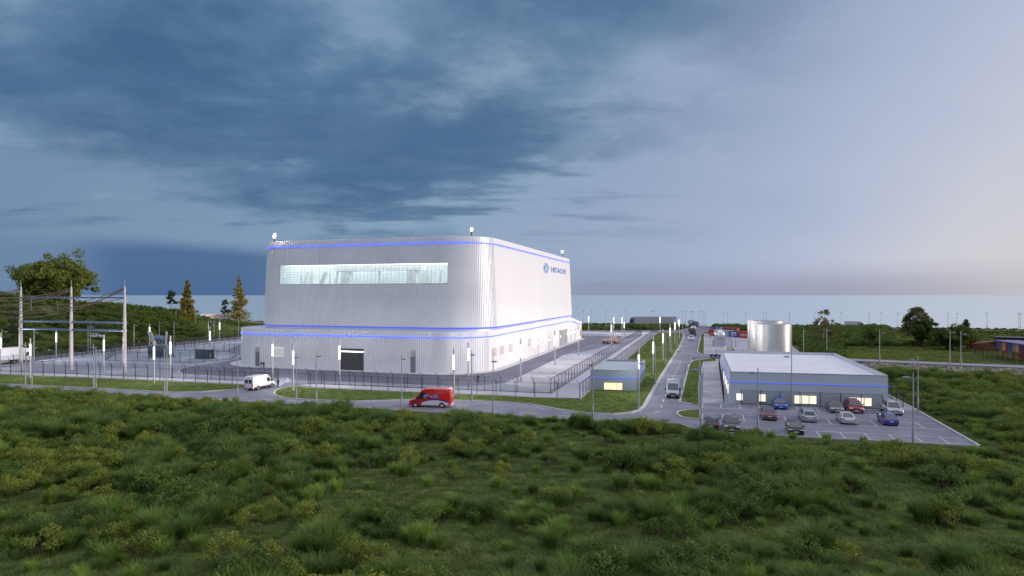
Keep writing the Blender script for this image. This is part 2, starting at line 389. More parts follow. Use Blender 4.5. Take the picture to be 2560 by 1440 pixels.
# asphalt base sheet: roads, junctions and the car park surface
def sheet(name, pxs, z, m, zt=0.0, parent=None):
    b = MB(); b.add([(p[0], p[1], z) for p in W2(pxs)], [tuple(range(len(pxs)))])
    o = b.obj(name, m)
    if o.data.polygons[0].normal.z < 0: o.data.flip_normals()
    return tag(o, kind='structure')
b = MB(); b.add([(p[0], p[1], 0.0) for p in FLAT], [tuple(range(len(FLAT)))])
o = b.obj('road', M['asphalt']); 
if o.data.polygons[0].normal.z < 0: o.data.flip_normals()
tag(o, kind='structure')
YARD = [(-90, 921), (0, 928), (400, 944), (697, 956), (770, 959.7), (1171, 975.6), (1377, 984), (1604, 838), (1440, 835), (900, 835), (603, 851), (300, 881), (0, 917)]
def slabmat(name, c1, c2, mortar, w=7.0, h=4.2, rot=0.3, rough=0.75):
    m = bpy.data.materials.new(name); m.use_nodes = True
    n, l = m.node_tree.nodes, m.node_tree.links; b = n['Principled BSDF']; b.inputs['Roughness'].default_value = rough
    ge = n.new('ShaderNodeNewGeometry'); mp = n.new('ShaderNodeMapping'); mp.inputs['Rotation'].default_value = (0, 0, rot)
    br = n.new('ShaderNodeTexBrick'); br.inputs['Color1'].default_value = (*c1, 1); br.inputs['Color2'].default_value = (*c2, 1); br.inputs['Mortar'].default_value = (*mortar, 1)
    br.inputs['Scale'].default_value = 1; br.inputs['Brick Width'].default_value = w; br.inputs['Row Height'].default_value = h; br.inputs['Mortar Size'].default_value = 0.05; br.offset = 0.0
    l.new(ge.outputs['Position'], mp.inputs['Vector']); l.new(mp.outputs['Vector'], br.inputs['Vector'])
    nz = n.new('ShaderNodeTexNoise'); nz.inputs['Scale'].default_value = 0.5; nz.inputs['Detail'].default_value = 8
    l.new(ge.outputs['Position'], nz.inputs['Vector'])
    rp = n.new('ShaderNodeValToRGB'); e = rp.color_ramp.elements; e[0].position = .3; e[0].color = (.82, .82, .82, 1); e[1].position = .7; e[1].color = (1.1, 1.1, 1.1, 1)
    l.new(nz.outputs['Fac'], rp.inputs['Fac'])
    mx = n.new('ShaderNodeMix'); mx.data_type = 'RGBA'; mx.blend_type = 'MULTIPLY'; mx.inputs[0].default_value = 1
    l.new(br.outputs['Color'], mx.inputs[6]); l.new(rp.outputs['Color'], mx.inputs[7]); l.new(mx.outputs[2], b.inputs['Base Color'])
    return m
YM = slabmat('yard_concrete', (0.36, 0.40, 0.48), (0.27, 0.30, 0.38), (0.2, 0.23, 0.28), 16, 9)
sheet('yard', YARD, 0.004, YM)
sheet('yard_road', [(575, 901), (520, 909), (474, 916.5), (452, 922), (446, 927.5), (450, 932), (463, 935), (520, 938.5), (598, 942.5), (690, 948), (770, 951.5), (1171, 966.5), (1262, 958), (1304, 940), (1410, 888), (1510, 868), (1585, 842), (1500, 839), (1440, 839), (900, 848), (620, 886)], 0.008, M['yardasph'])
sheet('yard_apron', [(1262, 958.5), (1304, 941), (1410, 889.5), (1512, 889), (1369, 980)], 0.012, slabmat('apron_slabs', (0.60, 0.59, 0.61), (0.36, 0.36, 0.40), (0.25, 0.25, 0.28), 40, 4.6, 0.29))
# pavements between the two fences and by the office
sheet('pavement', [(-90, 928), (0, 936), (400, 952), (612, 962), (700, 965.3), (712, 957), (697, 956), (400, 944), (0, 928), (-90, 921)], 0.012, M['paving'])
sheet('pavement', [(736, 965.5), (850, 972.5), (1054, 981.5), (1240, 989), (1337, 994), (1449.5, 998), (1643, 831), (1604, 838), (1377, 984), (1171, 975.6), (770, 959.7)], 0.012, M['paving'])
sheet('pavement', [(-90, 920), (0, 912), (300, 877), (603, 847.5), (603, 851), (300, 881), (0, 917), (-90, 926)], 0.012, M['paving'])
sheet('pavement', [(1604, 837.5), (1643, 831), (1640, 829.3), (1440, 829.3), (900, 831), (900, 834), (1440, 834.6)], 0.012, M['paving'])
DECK = slabmat('yard_slabs', (0.46, 0.45, 0.50), (0.33, 0.33, 0.38), (0.2, 0.2, 0.23), 30, 4.5, -0.26)
sheet('pavement', [(1756, 1007), (1759.5, 906), (1797, 894.5), (2090, 894.5), (2119, 935), (2296, 1028), (2221, 1024)], 0.012, DECK)
sheet('service_yard', [(1761.5, 885.5), (1761.5, 835.2), (1790, 836), (1880, 840), (1958, 846), (2008, 888), (1800, 888.5)], 0.012, DECK)
# lawns with kerbs
LAWNM = mat('mown_lawn', (0.080, 0.120, 0.026), rough=0.95, vary=0.12, scale=0.5, detail=10, bump=0.6, bscale=9, spec=0.1, col2=(0.105, 0.145, 0.034))
def lawn(pxs, h=0.11, kerb=True):
    poly = W2(pxs)
    b = MB(); b.prism(poly, 0.0, h); o = tag(b.obj('lawn', LAWNM), kind='structure')
    if kerb:
        k = MB(); pts = [(p[0], p[1], 0) for p in poly] + [(poly[0][0], poly[0][1], 0)]
        k.strip(pts, 0.28, h + 0.025, h=h + 0.02); tag(k.obj('kerb', M['kerb']), kind='structure')
    return poly
LAWNS = [
 [(-90, 930), (0, 937), (400, 953), (612, 963), (621, 966), (618, 970), (600, 972.8), (558, 976.2), (505, 980.3), (440, 981.6), (400, 980.4), (233, 971), (81, 964.3), (0, 960.6), (-120, 953)],
 [(685, 983.6), (689, 977), (702, 971.5), (730, 967.6), (825, 972.6), (958, 978.6), (1054, 982.5), (1240, 990), (1337, 995), (1449.5, 999), (1644, 831.6), (1700, 832.5), (1707, 834), (1709.5, 841), (1700, 863.4), (1641, 957.5), (1608, 1016.6), (1595, 1026.4), (1577, 1032), (1534, 1035.8), (1468, 1033.6), (1402, 1025), (1337, 1013), (1271, 1006.7), (1240, 1005), (1140, 1001.7), (1027, 999.8), (958, 1002), (892, 1003.8), (826, 1002), (746, 998.7), (709, 995.5), (690, 990)],
 [(1691.7, 1035.7), (1697, 1029.4), (1718, 1026), (1751.5, 1024.5), (1751.5, 1049), (1725, 1047.5), (1704, 1043)],
 [(1700, 1005), (1721, 920), (1725, 908), (1732, 902.6), (1746, 900.3), (1791, 896.6), (1791, 904), (1760, 905.8), (1748, 957), (1748, 1015), (1724, 1011)],
 [(1743.5, 879.4), (1752, 838), (1759, 832), (1772, 829.5), (1790, 829.5), (1790, 834.4), (1761, 834.8), (1760.8, 885.7), (1748, 883.5)],
]
LP = [lawn(p) for p in LAWNS]
# road edge lines and dashes
ln = MB()
def dashes(pxs, w, dash, gap):
    pts = [G(x, y) for x, y in pxs]; seg = []
    for a, b2 in zip(pts, pts[1:]):
        n = max(1, int((b2 - a).length / 0.5))
        seg += [a.lerp(b2, i / n) for i in range(n)]
    acc, on, cur = 0.0, True, [seg[0]]
    for p, q in zip(seg, seg[1:]):
        acc += (q - p).length
        if on: cur.append(q)
        if acc > (dash if on else gap):
            if on and len(cur) > 1: ln.strip(cur, w, 0.006)
            on = not on; acc = 0; cur = [q]
def edge(pxs, w=0.14, z=0.006): ln.strip([G(x, y) for x, y in pxs], w, z)
dashes([(-200, 946), (0, 963.5), (200, 974), (400, 987), (560, 991), (700, 1000.5), (830, 1007), (1000, 1015.5), (1140, 1023), (1300, 1031), (1440, 1041), (1534, 1045), (1600, 1043.5), (1630, 1037), (1650, 1026), (1655, 1012), (1662, 992), (1680, 950), (1703, 901)], 0.13, 2.2, 2.6)
dashes([(400, 992), (560, 997), (700, 1005.5), (830, 1011), (1000, 1020), (1140, 1027.5), (1300, 1036.5), (1440, 1046), (1534, 1049.5), (1640, 1053)], 0.10, 2.2, 3.4)
dashes([(1240, 1010.5), (1337, 1017.5), (1402, 1030), (1468, 1039)], 0.10, 2.2, 3.4)
edge([(690, 990), (709, 996.3), (746, 999.6), (826, 1003), (892, 1004.8), (958, 1003), (1027, 1000.8), (1140, 1002.8), (1240, 1006.3), (1271, 1008), (1337, 1014.3), (1402, 1026.4), (1468, 1035), (1534, 1037.3), (1579, 1033.6), (1599, 1027.5), (1612, 1017), (1645, 957.5), (1702.5, 863.4), (1711.5, 841)])
edge([(-100, 952.5), (0, 961.4), (233, 972), (400, 981.3), (440, 982.5), (505, 981.2), (558, 977), (600, 973.6)], 0.1)
edge([(1697, 1006), (1719, 920), (1723, 908)], 0.1)
tag(ln.obj('road_marking', M['line']), kind='structure')
ym = MB()
ym.strip([G(x, y) for x, y in [(600, 897), (571, 902), (520, 909.5), (474, 917), (452, 922), (446, 927.5), (450, 932), (463, 935), (520, 938.8), (598, 942.7), (690, 948.5)]], 0.25, 0.012)
ym.strip([G(x, y) for x, y in [(770, 952), (900, 957), (1171, 967), (1262, 958.4), (1304, 940.5), (1410, 889), (1530, 845)]], 0.18, 0.016)
ym.strip([G(x, y) for x, y in [(690, 962), (712, 957), (722, 951), (718, 946), (704, 944.8), (690, 946)]], 0.3, 0.016)
tag(ym.obj('yard_marking', M['line']), kind='structure')
# car park bays
E1 = Vector((29.1, -7.4, 0)).normalized(); E2 = Vector((-0.298, -0.955, 0)).normalized()
cp = MB()
def rightlimit(p):
    a, c = G(2290, 1028), G(2440, 1114)
    m = Matrix(((E1.x, -(c - a).x), (E1.y, -(c - a).y))); return (m.inverted() @ Vector(((a - p).x, (a - p).y)))[0]
def bayrow(y0, y1, x0, first, n, back=True, front=True):
    p0, p1 = G(x0, y0), G(x0 - 1, y1)
    for p, on in ((p0, back), (p1, front)):
        if on: cp.strip([p, p + E1 * (rightlimit(p) - 0.3)], 0.11, 0.008)
    dv = p1 - p0
    for i in range(n):
        q = p0 + E1 * (first + 2.72 * i)
        if first + 2.72 * i < rightlimit(p1) - 1: cp.strip([q, q + dv], 0.11, 0.012)
bayrow(1008.5, 1018.8, 1757, 0.0, 12, back=False)
bayrow(1033.7, 1046, 1757, 0.0, 13)
bayrow(1064, 1079.5, 1756, 0.0, 14, back=True, front=False)
cp.strip([G(1757, 1008.5), G(1824, 1011)], 0.1, 0.008)
tag(cp.obj('parking_marking', M['line']), kind='structure')
k = MB(); k.strip([G(2220, 988), G(2296, 1028), G(2449, 1115.5)], 0.3, 0.12, h=0.2); tag(k.obj('kerb', M['kerb']), kind='structure')
k = MB(); k.strip([G(x, y) for x, y in SOUTH[1:]], 0.22, 0.10, h=0.2); tag(k.obj('kerb', M['kerb']), kind='structure')
k = MB(); k.strip([G(x, y) for x, y in [(-300, 936), (0, 903.5), (299, 871), (603, 842.5)]], 0.3, 0.1, h=.2); k.strip([G(x, y) for x, y in [(-90, 919), (0, 911), (300, 876.5), (603, 847)]], 0.3, 0.1, h=.2); k.strip([G(x, y) for x, y in [(900, 829), (1300, 826.6), (1700, 825.8), (1720, 821.8)]], 0.3, 0.12, h=.2); tag(k.obj('kerb', M['kerb']), kind='structure')
# coast road: a ribbon that follows the terrain
def ribbon(name, pts, w, m, lift):
    bm_ = MB(); P2 = []
    for a, b2 in zip(pts, pts[1:]):
        n = max(1, int((b2 - a).length / 4)); P2 += [a.lerp(b2, i / n) for i in range(n)]
    P2.append(pts[-1])
    z = terr([p.x for p in P2], [p.y for p in P2])
    # level smoothing
    z = np.convolve(np.pad(z, 4, mode='edge'), np.ones(9) / 9, 'valid')
    P2 = [Vector((p.x, p.y, zz + lift)) for p, zz in zip(P2, z)]
    bm_.strip(P2, w, 0, h=0.5); return tag(bm_.obj(name, m), kind='structure'), P2
CR = LEFTROAD + [at(760, 366), at(1000, 357), at(1440, 351), at(1690, 349), at(1745, 345), at(1800, 338), at(2000, 329), at(2204, 318), at(2432, 306), at(2600, 299), at(2760, 290)]
_, CRP = ribbon('coast_road', CR, 6.5, mat('coast_asphalt', (0.24, 0.24, 0.28), rough=0.8, vary=0.1, scale=0.3), 0.35)
# stone bank with its road on top (right)
bk = MB(); NW = 60; rows = 7; RNG2 = np.random.default_rng(3)
grid = []
for j in range(rows):
    for i in range(NW + 1):
        t = -10 + i * (95 / NW); nn = 0.1 + 1.5 * j / (rows - 1); zz = -0.3 + (PLAT + 0.22) * j / (rows - 1) * min(1, max(0.05, (t + 10) / 12))
        jit = RNG2.uniform(-0.16, 0.16) if 0 < j < rows - 1 else 0
        grid.append((WA[0] + WD[0] * t + WN[0] * (nn + jit), WA[1] + WD[1] * t + WN[1] * (nn + jit), zz + (RNG2.uniform(-.1, .1) if 0 < j < rows - 1 else 0)))
bk.add(grid, [(j * (NW + 1) + i, j * (NW + 1) + i + 1, (j + 1) * (NW + 1) + i + 1, (j + 1) * (NW + 1) + i) for j in range(rows - 1) for i in range(NW)])
def stonemat():
    m = bpy.data.materials.new('rubble_stone'); m.use_nodes = True
    n, l = m.node_tree.nodes, m.node_tree.links; b = n['Principled BSDF']; b.inputs['Roughness'].default_value = 0.9
    ge = n.new('ShaderNodeNewGeometry'); vo = n.new('ShaderNodeTexVoronoi'); vo.inputs['Scale'].default_value = 1.6
    l.new(ge.outputs['Position'], vo.inputs['Vector'])
    rp = n.new('ShaderNodeValToRGB'); e = rp.color_ramp.elements
    e[0].position = 0.1; e[0].color = (0.50, 0.45, 0.39, 1); e[1].position = 0.7; e[1].color = (0.20, 0.175, 0.14, 1)
    l.new(vo.outputs['Distance'], rp.inputs['Fac'])
    hs = n.new('ShaderNodeMix'); hs.data_type = 'RGBA'; hs.blend_type = 'OVERLAY'; hs.inputs[0].default_value = 0.55
    bw = n.new('ShaderNodeRGBToBW'); l.new(vo.outputs['Color'], bw.inputs[0])
    tn = n.new('ShaderNodeValToRGB'); tn.color_ramp.elements[0].color = (0.30, 0.26, 0.20, 1); tn.color_ramp.elements[1].color = (0.80, 0.74, 0.66, 1); l.new(bw.outputs[0], tn.inputs[0])
    l.new(rp.outputs['Color'], hs.inputs[6]); l.new(tn.outputs[0], hs.inputs[7]); l.new(hs.outputs[2], b.inputs['Base Color'])
    bp = n.new('ShaderNodeBump'); bp.inputs['Strength'].default_value = 0.7; bp.inputs['Distance'].default_value = 0.2; bp.invert = True
    l.new(vo.outputs['Distance'], bp.inputs['Height']); l.new(bp.outputs['Normal'], b.inputs['Normal'])
    return m
o = bk.obj('stone_bank', stonemat()); tag(o, 'rough rubble stone retaining bank below the right hand road', 'retaining wall')
bkroad = MB(); bkroad.strip([Vector((WA[0] + WD[0] * t + WN[0] * 4.1, WA[1] + WD[1] * t + WN[1] * 4.1, PLAT)) for t in (-9, 0, 30, 85)], 5.2, 0.07, h=0.3)
tag(bkroad.obj('bank_road', mat('bank_asphalt', (0.27, 0.27, 0.31), rough=0.8, vary=0.1)), kind='structure')
# ================================================================= MAIN HALL
d1 = Vector((0.280, 0.960, 0)).normalized(); d2 = Vector((-0.951, 0.309, 0)).normalized()
n1 = Vector((d1.y, -d1.x, 0)); n2 = Vector((-(-d2.y), -d2.x, 0)) * 0 + Vector((-d1.x, -d1.y, 0)) * 0 + Vector((-d2.y, d2.x, 0))
if n2.y > 0: n2 = -n2                              # outward normals of the long right wall and of the ribbed front
class RPath:
    """rounded rectangle run: back right -> along the right wall -> front -> left wall -> back left"""
    def __init__(s, A, Lr, Lf, Ll, R):
        D_ = A + d1 * Lr; B = A + d2 * Lf; C_ = B + d1 * Ll
        s.corners = [D_, A, B, C_]; P = [D_]; s.marks = [0.0]
        def arc(prev, c, nxt, R):
            a = (prev - c).normalized(); b = (nxt - c).normalized(); ang = a.angle(b); t = R / math.tan(ang / 2)
            p0, p1 = c + a * t, c + b * t; m = (a + b).normalized(); o = c + m * (R / math.sin(ang / 2))
            v0, v1 = p0 - o, p1 - o; tot = v0.angle(v1); sgn = 1 if v0.cross(v1).z > 0 else -1
            return [o + Matrix.Rotation(sgn * tot * i / 96, 3, 'Z') @ v0 for i in range(97)]
        a1 = arc(D_, A, B, R); a2 = arc(A, B, C_, R)
        s.P = [D_] + a1 + a2 + [C_]
        s.S = [0.0]
        for p, q in zip(s.P, s.P[1:]): s.S.append(s.S[-1] + (q - p).length)
        s.sA0, s.sA1 = s.S[1], s.S[97]; s.sB0, s.sB1 = s.S[98], s.S[194]; s.end = s.S[-1]
        s.Sa = np.array(s.S); s.Pa = np.array([tuple(p) for p in s.P])
    def at(s, t):
        return Vector((np.interp(t, s.Sa, s.Pa[:, 0]), np.interp(t, s.Sa, s.Pa[:, 1]), 0))
    def frame(s, t):
        p = s.at(t); e = 0.03; q = s.at(min(s.end, t + e)) - s.at(max(0, t - e)); q.normalize()
        return p, Vector((-q.y, q.x, 0)) if False else Vector((q.y, -q.x, 0))
def wall(mb, path, samples, rows, lean, z0, z1, skip=None):
    """samples: (s, outward offset); rows: z values or callables of s; lean: total inward lean"""
    sgn = 1.0
    base = []
    c = sum((Vector(p) for p in path.corners), Vector()) / 4
    for t, off in samples:
        p, nn = path.frame(t)
        if nn.dot(p - c) < 0: nn = -nn
        base.append((t, p, nn, off))
    k0 = len(mb.v); nr = len(rows)
    for t, p, nn, off in base:
        for z in rows:
            zz = z(t) if callable(z) else z
            q = p + nn * (off - lean * (zz - z0) / (z1 - z0)); mb.v.append((q.x, q.y, zz))
    for i in range(len(base) - 1):
        for r in range(nr - 1):
            if skip and skip((base[i][0] + base[i + 1][0]) / 2, r): continue
            a = k0 + i * nr + r
            mb.f.append((a, a + 1, a + nr + 1, a + nr)); mb.m.append(0)
def ribs(s0, s1, pitch=0.50, depth=0.19):
    out = []; n = max(1, round((s1 - s0) / pitch)); q = (s1 - s0) / n
    for i in range(n):
        a = s0 + i * q
        out += [(a, 0.0), (a + q * 0.5, 0.0), (a + q * 0.52, depth), (a + q * 0.98, depth)]
    return out + [(s1, 0.0)]
A_low = Vector((-7.1, 135.3, 0)); LOW = RPath(A_low, 123.8, 66.8, 60.0, 11.5)
A_up = A_low + d1 * 4.4; A_up = Vector((-5.7, 140.0, 0)); UP = RPath(A_up, 98.5, 63.6, 60.0, 10.8)
ZL, ZB, ZT, LEAN = 9.05, 9.75, 30.3, 0.9
hall = empty('industrial_hall', A_low, 0, 'huge silver ribbed hall with blue light strips and a long lit upper window', 'industrial building')
def part(mb, name, m, smooth=None, fix=False): return keep(mb.obj(name, m, None, smooth, fix), hall)
# -- lower block
lowtop = lambda t: ZL - 2.3 * float(sst(np.array(26.0 - t), 0, 26.0)) if t < 26 else ZL
w = MB(); wall(w, LOW, ribs(LOW.sA0 + 3.6, LOW.sB1 - 1.5), [0, ZL], 0.0, 0, ZL); part(w, 'ribbed_lower_wall', M['silver'], None, True)
w = MB(); wall(w, LOW, [(LOW.sA0 + 3.6 - i * 3.6 / 12, 0.05) for i in range(13)] + [(t, 0.05) for t in np.linspace(LOW.sA0 - 0.5, 0, 30)], [0, lowtop], 0.0, 0, ZL)
wall(w, LOW, [(LOW.sB1 - 1.5 + i * 0.5, 0.05) for i in range(4)] + [(LOW.end, 0.05)], [0, ZL], 0, 0, ZL)
w.add([LOW.at(0) + Vector((0, 0, 0)), LOW.at(0) + Vector((0, 0, 6.75)), LOW.at(LOW.end) + Vector((0, 0, ZL)), LOW.at(LOW.end)], [(0, 1, 2, 3)])
part(w, 'smooth_lower_wall', M['whiteclad'], 30, True)
# flat roof of the lower block and its parapet cap
r = MB(); rp_ = [LOW.at(t) for t in np.concatenate([[0.2], np.linspace(LOW.sA0, LOW.sA1, 14), np.linspace(LOW.sB0, LOW.sB1, 14), [LOW.end]])]
cen = sum(rp_, Vector()) / len(rp_); r.prism([(p + (cen - p).normalized() * 0.25)[:2] for p in rp_], 6.0, 6.6)
r.prism([(p + (cen - p).normalized() * 0.25)[:2] for p in rp_[1:]], 7.0, 8.85); part(r, 'lower_roof', M['roofw'])
def band(path, s0, s1, z0, z1, off, m, name, lean=0.0, n=None, zf=None, zz=(0, 1)):
    b = MB(); ts = np.concatenate([np.arange(s0, s1, 1.0), [s1]])
    for lo, hi, o in ((z0, z1, off),):
        a = [(lambda t, lo=lo: lo + (zf(t) if zf else 0)), (lambda t, hi=hi: hi + (zf(t) if zf else 0))]
        wall(b, path, [(t, o) for t in ts], a, lean, *zz)
    # top and bottom lips so that the strip has a body
    for z in (z0, z1):
        k0 = len(b.v)
        for o in (off - 0.2, off):
            q = MB(); wall(q, path, [(t, o) for t in ts], [(lambda t, z=z: z + (zf(t) if zf else 0))] * 2, lean, *zz)
            b.v += q.v[::2]
        nn = len(ts); b.f += [(k0 + i, k0 + i + 1, k0 + nn + i + 1, k0 + nn + i) for i in range(nn - 1)]; b.m += [0] * (nn - 1)
    return part(b, name, m, None, True)
zdip = lambda t: lowtop(t) - ZL
band(LOW, 0.1, LOW.sB1 + 1, 7.64, 7.85, 0.40, M['led'], 'light_strip', zf=zdip)
# -- upper block
Zw = []   # window opening found on the front plane
fp = Plane(UP.at(UP.sA1) + n2 * -0.02, d2, Vector((0, 0, 1)) - n2 * (LEAN / (ZT - ZB))); fp.P0.z = ZB
aL, bT = fp.hit(701.6, 661); aR, bB = fp.hit(1120, 710)
_, bT2 = fp.hit(1120, 657.8); _, bB2 = fp.hit(701.6, 711)
wz0, wz1 = ZB + (bB + bB2) / 2, ZB + (bT + bT2) / 2
so0, so1 = UP.sA1 + aR, UP.sA1 + aL
smp = ribs(UP.sA0 + 2.4, UP.sB1 - 1.2)
def snap(v): return min((x[0] for x in smp if x[1] == 0.0), key=lambda q: abs(q - v))
so0, so1 = snap(so0), snap(so1)
up = MB(); wall(up, UP, smp, [ZB, wz0, wz1, ZT], LEAN, ZB, ZT, skip=lambda t, r: r == 1 and so0 < t < so1); part(up, 'ribbed_upper_wall', M['silver'], None, True)
w = MB(); wall(w, UP, [(UP.sA0 + 2.4 - i * 2.4 / 10, 0.05) for i in range(11)] + [(t, 0.05) for t in np.linspace(UP.sA0 - 0.5, 0, 12)], [ZB, ZT], LEAN, ZB, ZT)
wall(w, UP, [(UP.sB1 - 1.2 + i * 0.4, 0.05) for i in range(4)] + [(UP.end, 0.05)], [ZB, ZT], LEAN, ZB, ZT)
bk0, bk1 = UP.at(0), UP.at(UP.end); w.add([bk0 + Vector((0, 0, ZB)), bk0 + Vector((-LEAN, 0, ZT)), bk1 + Vector((LEAN, 0, ZT)), bk1 + Vector((0, 0, ZB))], [(0, 1, 2, 3)])
part(w, 'smooth_upper_wall', M['whiteclad'], 30, True)
rp_ = [UP.at(t) for t in np.concatenate([[0.0], np.linspace(UP.sA0, UP.sA1, 14), np.linspace(UP.sB0, UP.sB1, 14), [UP.end]])]
cen = sum(rp_, Vector()) / len(rp_)
r = MB(); r.prism([(p + (cen - p).normalized() * 4.0)[:2] for p in rp_], ZT - 1.6, ZT - 0.9); part(r, 'upper_roof', M['roofw'])
r = MB(); r.prism([(p + (cen - p).normalized() * 0.6)[:2] for p in rp_], ZB - 0.9, ZB + 0.05, bottom=True); part(r, 'base_recess', M['silver'])
band(UP, 0.1, UP.sB1 + 0.5, 28.74, 28.95, 0.40, M['led'], 'light_strip', LEAN, zz=(ZB, ZT))
band(UP, 0.4, UP.sB1 - 3, ZB - 0.40, ZB - 0.06, -0.15, M['led2'], 'light_strip', 0, zz=(ZB, ZT))
for zj in (17.1, 24.4):
    band(UP, UP.sA0 - 0.0, UP.sB1 - 0.5, zj, zj + 0.07, 0.2, M['silver'], 'panel_joint', LEAN, zz=(ZB, ZT))
# -- lit room behind the long window
def upt(t, z, off):
    p, nn = UP.frame(t)
    if nn.dot(p - cen) < 0: nn = -nn
    q = p + nn * (off - LEAN * (z - ZB) / (ZT - ZB)); return Vector((q.x, q.y, z))
DR = 9.0
teal = mat('pale_room_wall', (0.71, 0.755, 0.76), rough=0.6, vary=0.15, scale=0.15)
rm = MB()
def quad(a, b2, c, d): rm.add([a, b2, c, d], [(0, 1, 2, 3)])
f = lambda t, z, o: upt(t, z, o)
quad(f(so0, wz0, -DR), f(so1, wz0, -DR), f(so1, wz1, -DR), f(so0, wz1, -DR))
quad(f(so0, wz0, 0), f(so1, wz0, 0), f(so1, wz0, -DR), f(so0, wz0, -DR))
quad(f(so0, wz1, 0), f(so1, wz1, 0), f(so1, wz1, -DR), f(so0, wz1, -DR))
for t in (so0, so1): quad(f(t, wz0, 0), f(t, wz1, 0), f(t, wz1, -DR), f(t, wz0, -DR))
win = part(MB().add([f(so0, wz0, 0.02), f(so1, wz0, 0.02), f(so1, wz1, 0.02), f(so0, wz1, 0.02)], [(0, 1, 2, 3)]), 'long_window', None or meshscreen('clear_pane', (0.62, 0.70, 0.73), 0.12))
def sub(mb, name, m, smooth=None):
    o = mb.obj(name, m, None, smooth, True); o.parent = win; o.matrix_parent_inverse = (Matrix.LocRotScale(hall.location, hall.rotation_euler, hall.scale) @ win.matrix_parent_inverse).inverted(); return o
sub(rm, 'room', teal)
Lw = so1 - so0
cl = MB()
for u0, u1 in ((0.34, 0.385), (0.735, 0.785), (0.115, 0.145), (0.055, 0.075), (0.86, 0.868), (0.97, 0.985), (0.55, 0.558), (0.245, 0.25)):
    a0, a1 = so1 - 0 - u0 * 0, 0
    s0, s1 = so1 - u1 * Lw, so1 - u0 * Lw; big = u1 - u0 > 0.03; o0, o1 = (-3.2, -5.0) if big else (-4.5, -5.2)
    vs = [f(t, z, o) for o in (o0, o1) for z in (wz0, wz1) for t in (s0, s1)]
    cl.add(vs, [(0, 2, 3, 1), (4, 5, 7, 6), (0, 1, 5, 4), (2, 6, 7, 3), (0, 4, 6, 2), (1, 3, 7, 5)])
# crane girder on the two big columns, slanting braces
s0, s1 = so1 - 0.82 * Lw, so1 - 0.30 * Lw
vs = [f(t, z, o) for o in (-3.0, -5.2) for z in (wz0 + 0.68 * (wz1 - wz0), wz1 - 0.1) for t in (s0, s1)]
cl.add(vs, [(0, 2, 3, 1), (4, 5, 7, 6), (0, 1, 5, 4), (2, 6, 7, 3), (0, 4, 6, 2), (1, 3, 7, 5)])
for u0, u1 in ((0.10, 0.125), (0.20, 0.235), (0.215, 0.25), (0.30, 0.315), (0.92, 0.93)):
    cl.bar(f(so1 - u0 * Lw, wz0, -3.5), f(so1 - u1 * Lw, wz0 + 0.7 * (wz1 - wz0), -3.5), 0.55, 0.4)
sub(cl, 'inner_column', mat('white_inner_steel', (0.85, 0.86, 0.84), rough=0.5))
sub(MB().add([f(so0, wz1 - 0.05, -0.3), f(so1, wz1 - 0.05, -0.3), f(so1, wz1 - 0.05, -DR + .1), f(so0, wz1 - 0.05, -DR + .1)], [(0, 1, 2, 3)]), 'luminous_ceiling', mat('luminous_ceiling_glow', (.9, .95, .95), emit=(0.90, 0.98, 1.0), estr=1.6, vary=.1, scale=.2))
gr = MB()
for i in range(1, 44): t = so0 + Lw * i / 44; gr.bar(f(t, wz0, 0.06), f(t, wz1, 0.06), 0.04, 0.04)
for j in range(1, 8): z = wz0 + (wz1 - wz0) * j / 8; gr.bar(f(so0, z, 0.08), f(so1, z, 0.08), 0.04, 0.04)
for a, b2 in ((f(so0, wz0, .1), f(so1, wz0, .1)), (f(so0, wz1, .1), f(so1, wz1, .1)), (f(so0, wz0, .1), f(so0, wz1, .1)), (f(so1, wz0, .1), f(so1, wz1, .1))): gr.bar(a, b2, 0.14, 0.25)
sub(gr, 'glazing_bar', mat('glazing_bar_metal', (0.5, 0.56, 0.6), rough=0.4, metal=0.4))
# -- doors, shutter and louvres of the lower front
fl = Plane(LOW.at(LOW.sA1), d2); rl = Plane(LOW.at(LOW.sA0), d1)
def lowpart(plane, name, rects, m, n0=0.1, n1=0.36, label=None):
    b = MB()
    for x0, y0, x1, y1 in rects: plane.pxbox(b, x0, y0, x1, y1, n0, n1)
    o = part(b, name, m, None, True)
    if label: o['label'] = label
    return o
lowpart(fl, 'personnel_door', [(641, 880, 650, 918.2)], M['door'])
lowpart(fl, 'personnel_door', [(1028, 891.5, 1038.3, 932.6)], M['door'])
lowpart(fl, 'door_overpanel', [(641, 867, 650, 879.6)], M['steel'], 0.1, 0.34); lowpart(fl, 'door_overpanel', [(1028, 876, 1038.3, 891)], M['steel'], 0.1, 0.34)
sh = MB(); a0, b0 = fl.hit(851, 926.8); a1, b1 = fl.hit(909.5, 872); b0 = 0.02
for i in range(13):
    z0 = b0 + (b1 - b0) * i / 13; fl.box(sh, min(a0, a1), max(a0, a1), z0 + 0.05, z0 + (b1 - b0) / 13 - 0.06, 0.1, 0.36)
fl.box(sh, min(a0, a1), max(a0, a1), b0, b1 - 0.02, 0.08, 0.34)
part(sh, 'roller_shutter', M['shutter'], None, True)
lowpart(fl, 'shutter_lamp', [(850, 876.3, 910.3, 880.6)], mat('shutter_lamp_glow', (1, 1, 1), emit=(1, 1, 1), estr=3), 0.36, 0.55)
lowpart(fl, 'shutter_hood', [(850, 871.8, 910.3, 875.9)], M['shutter'], 0.1, 0.6)
lv = MB(); a0, b0 = fl.hit(685, 891.5); a1, b1 = fl.hit(712, 868.8); 
for i in range(12): fl.box(lv, min(a0, a1) + abs(a1 - a0) * i / 12 + 0.03, min(a0, a1) + abs(a1 - a0) * (i + 1) / 12 - 0.03, b0, b1, 0.1, 0.34)
part(lv, 'grid_window', M['louvlit'], None, True)
lv = MB()
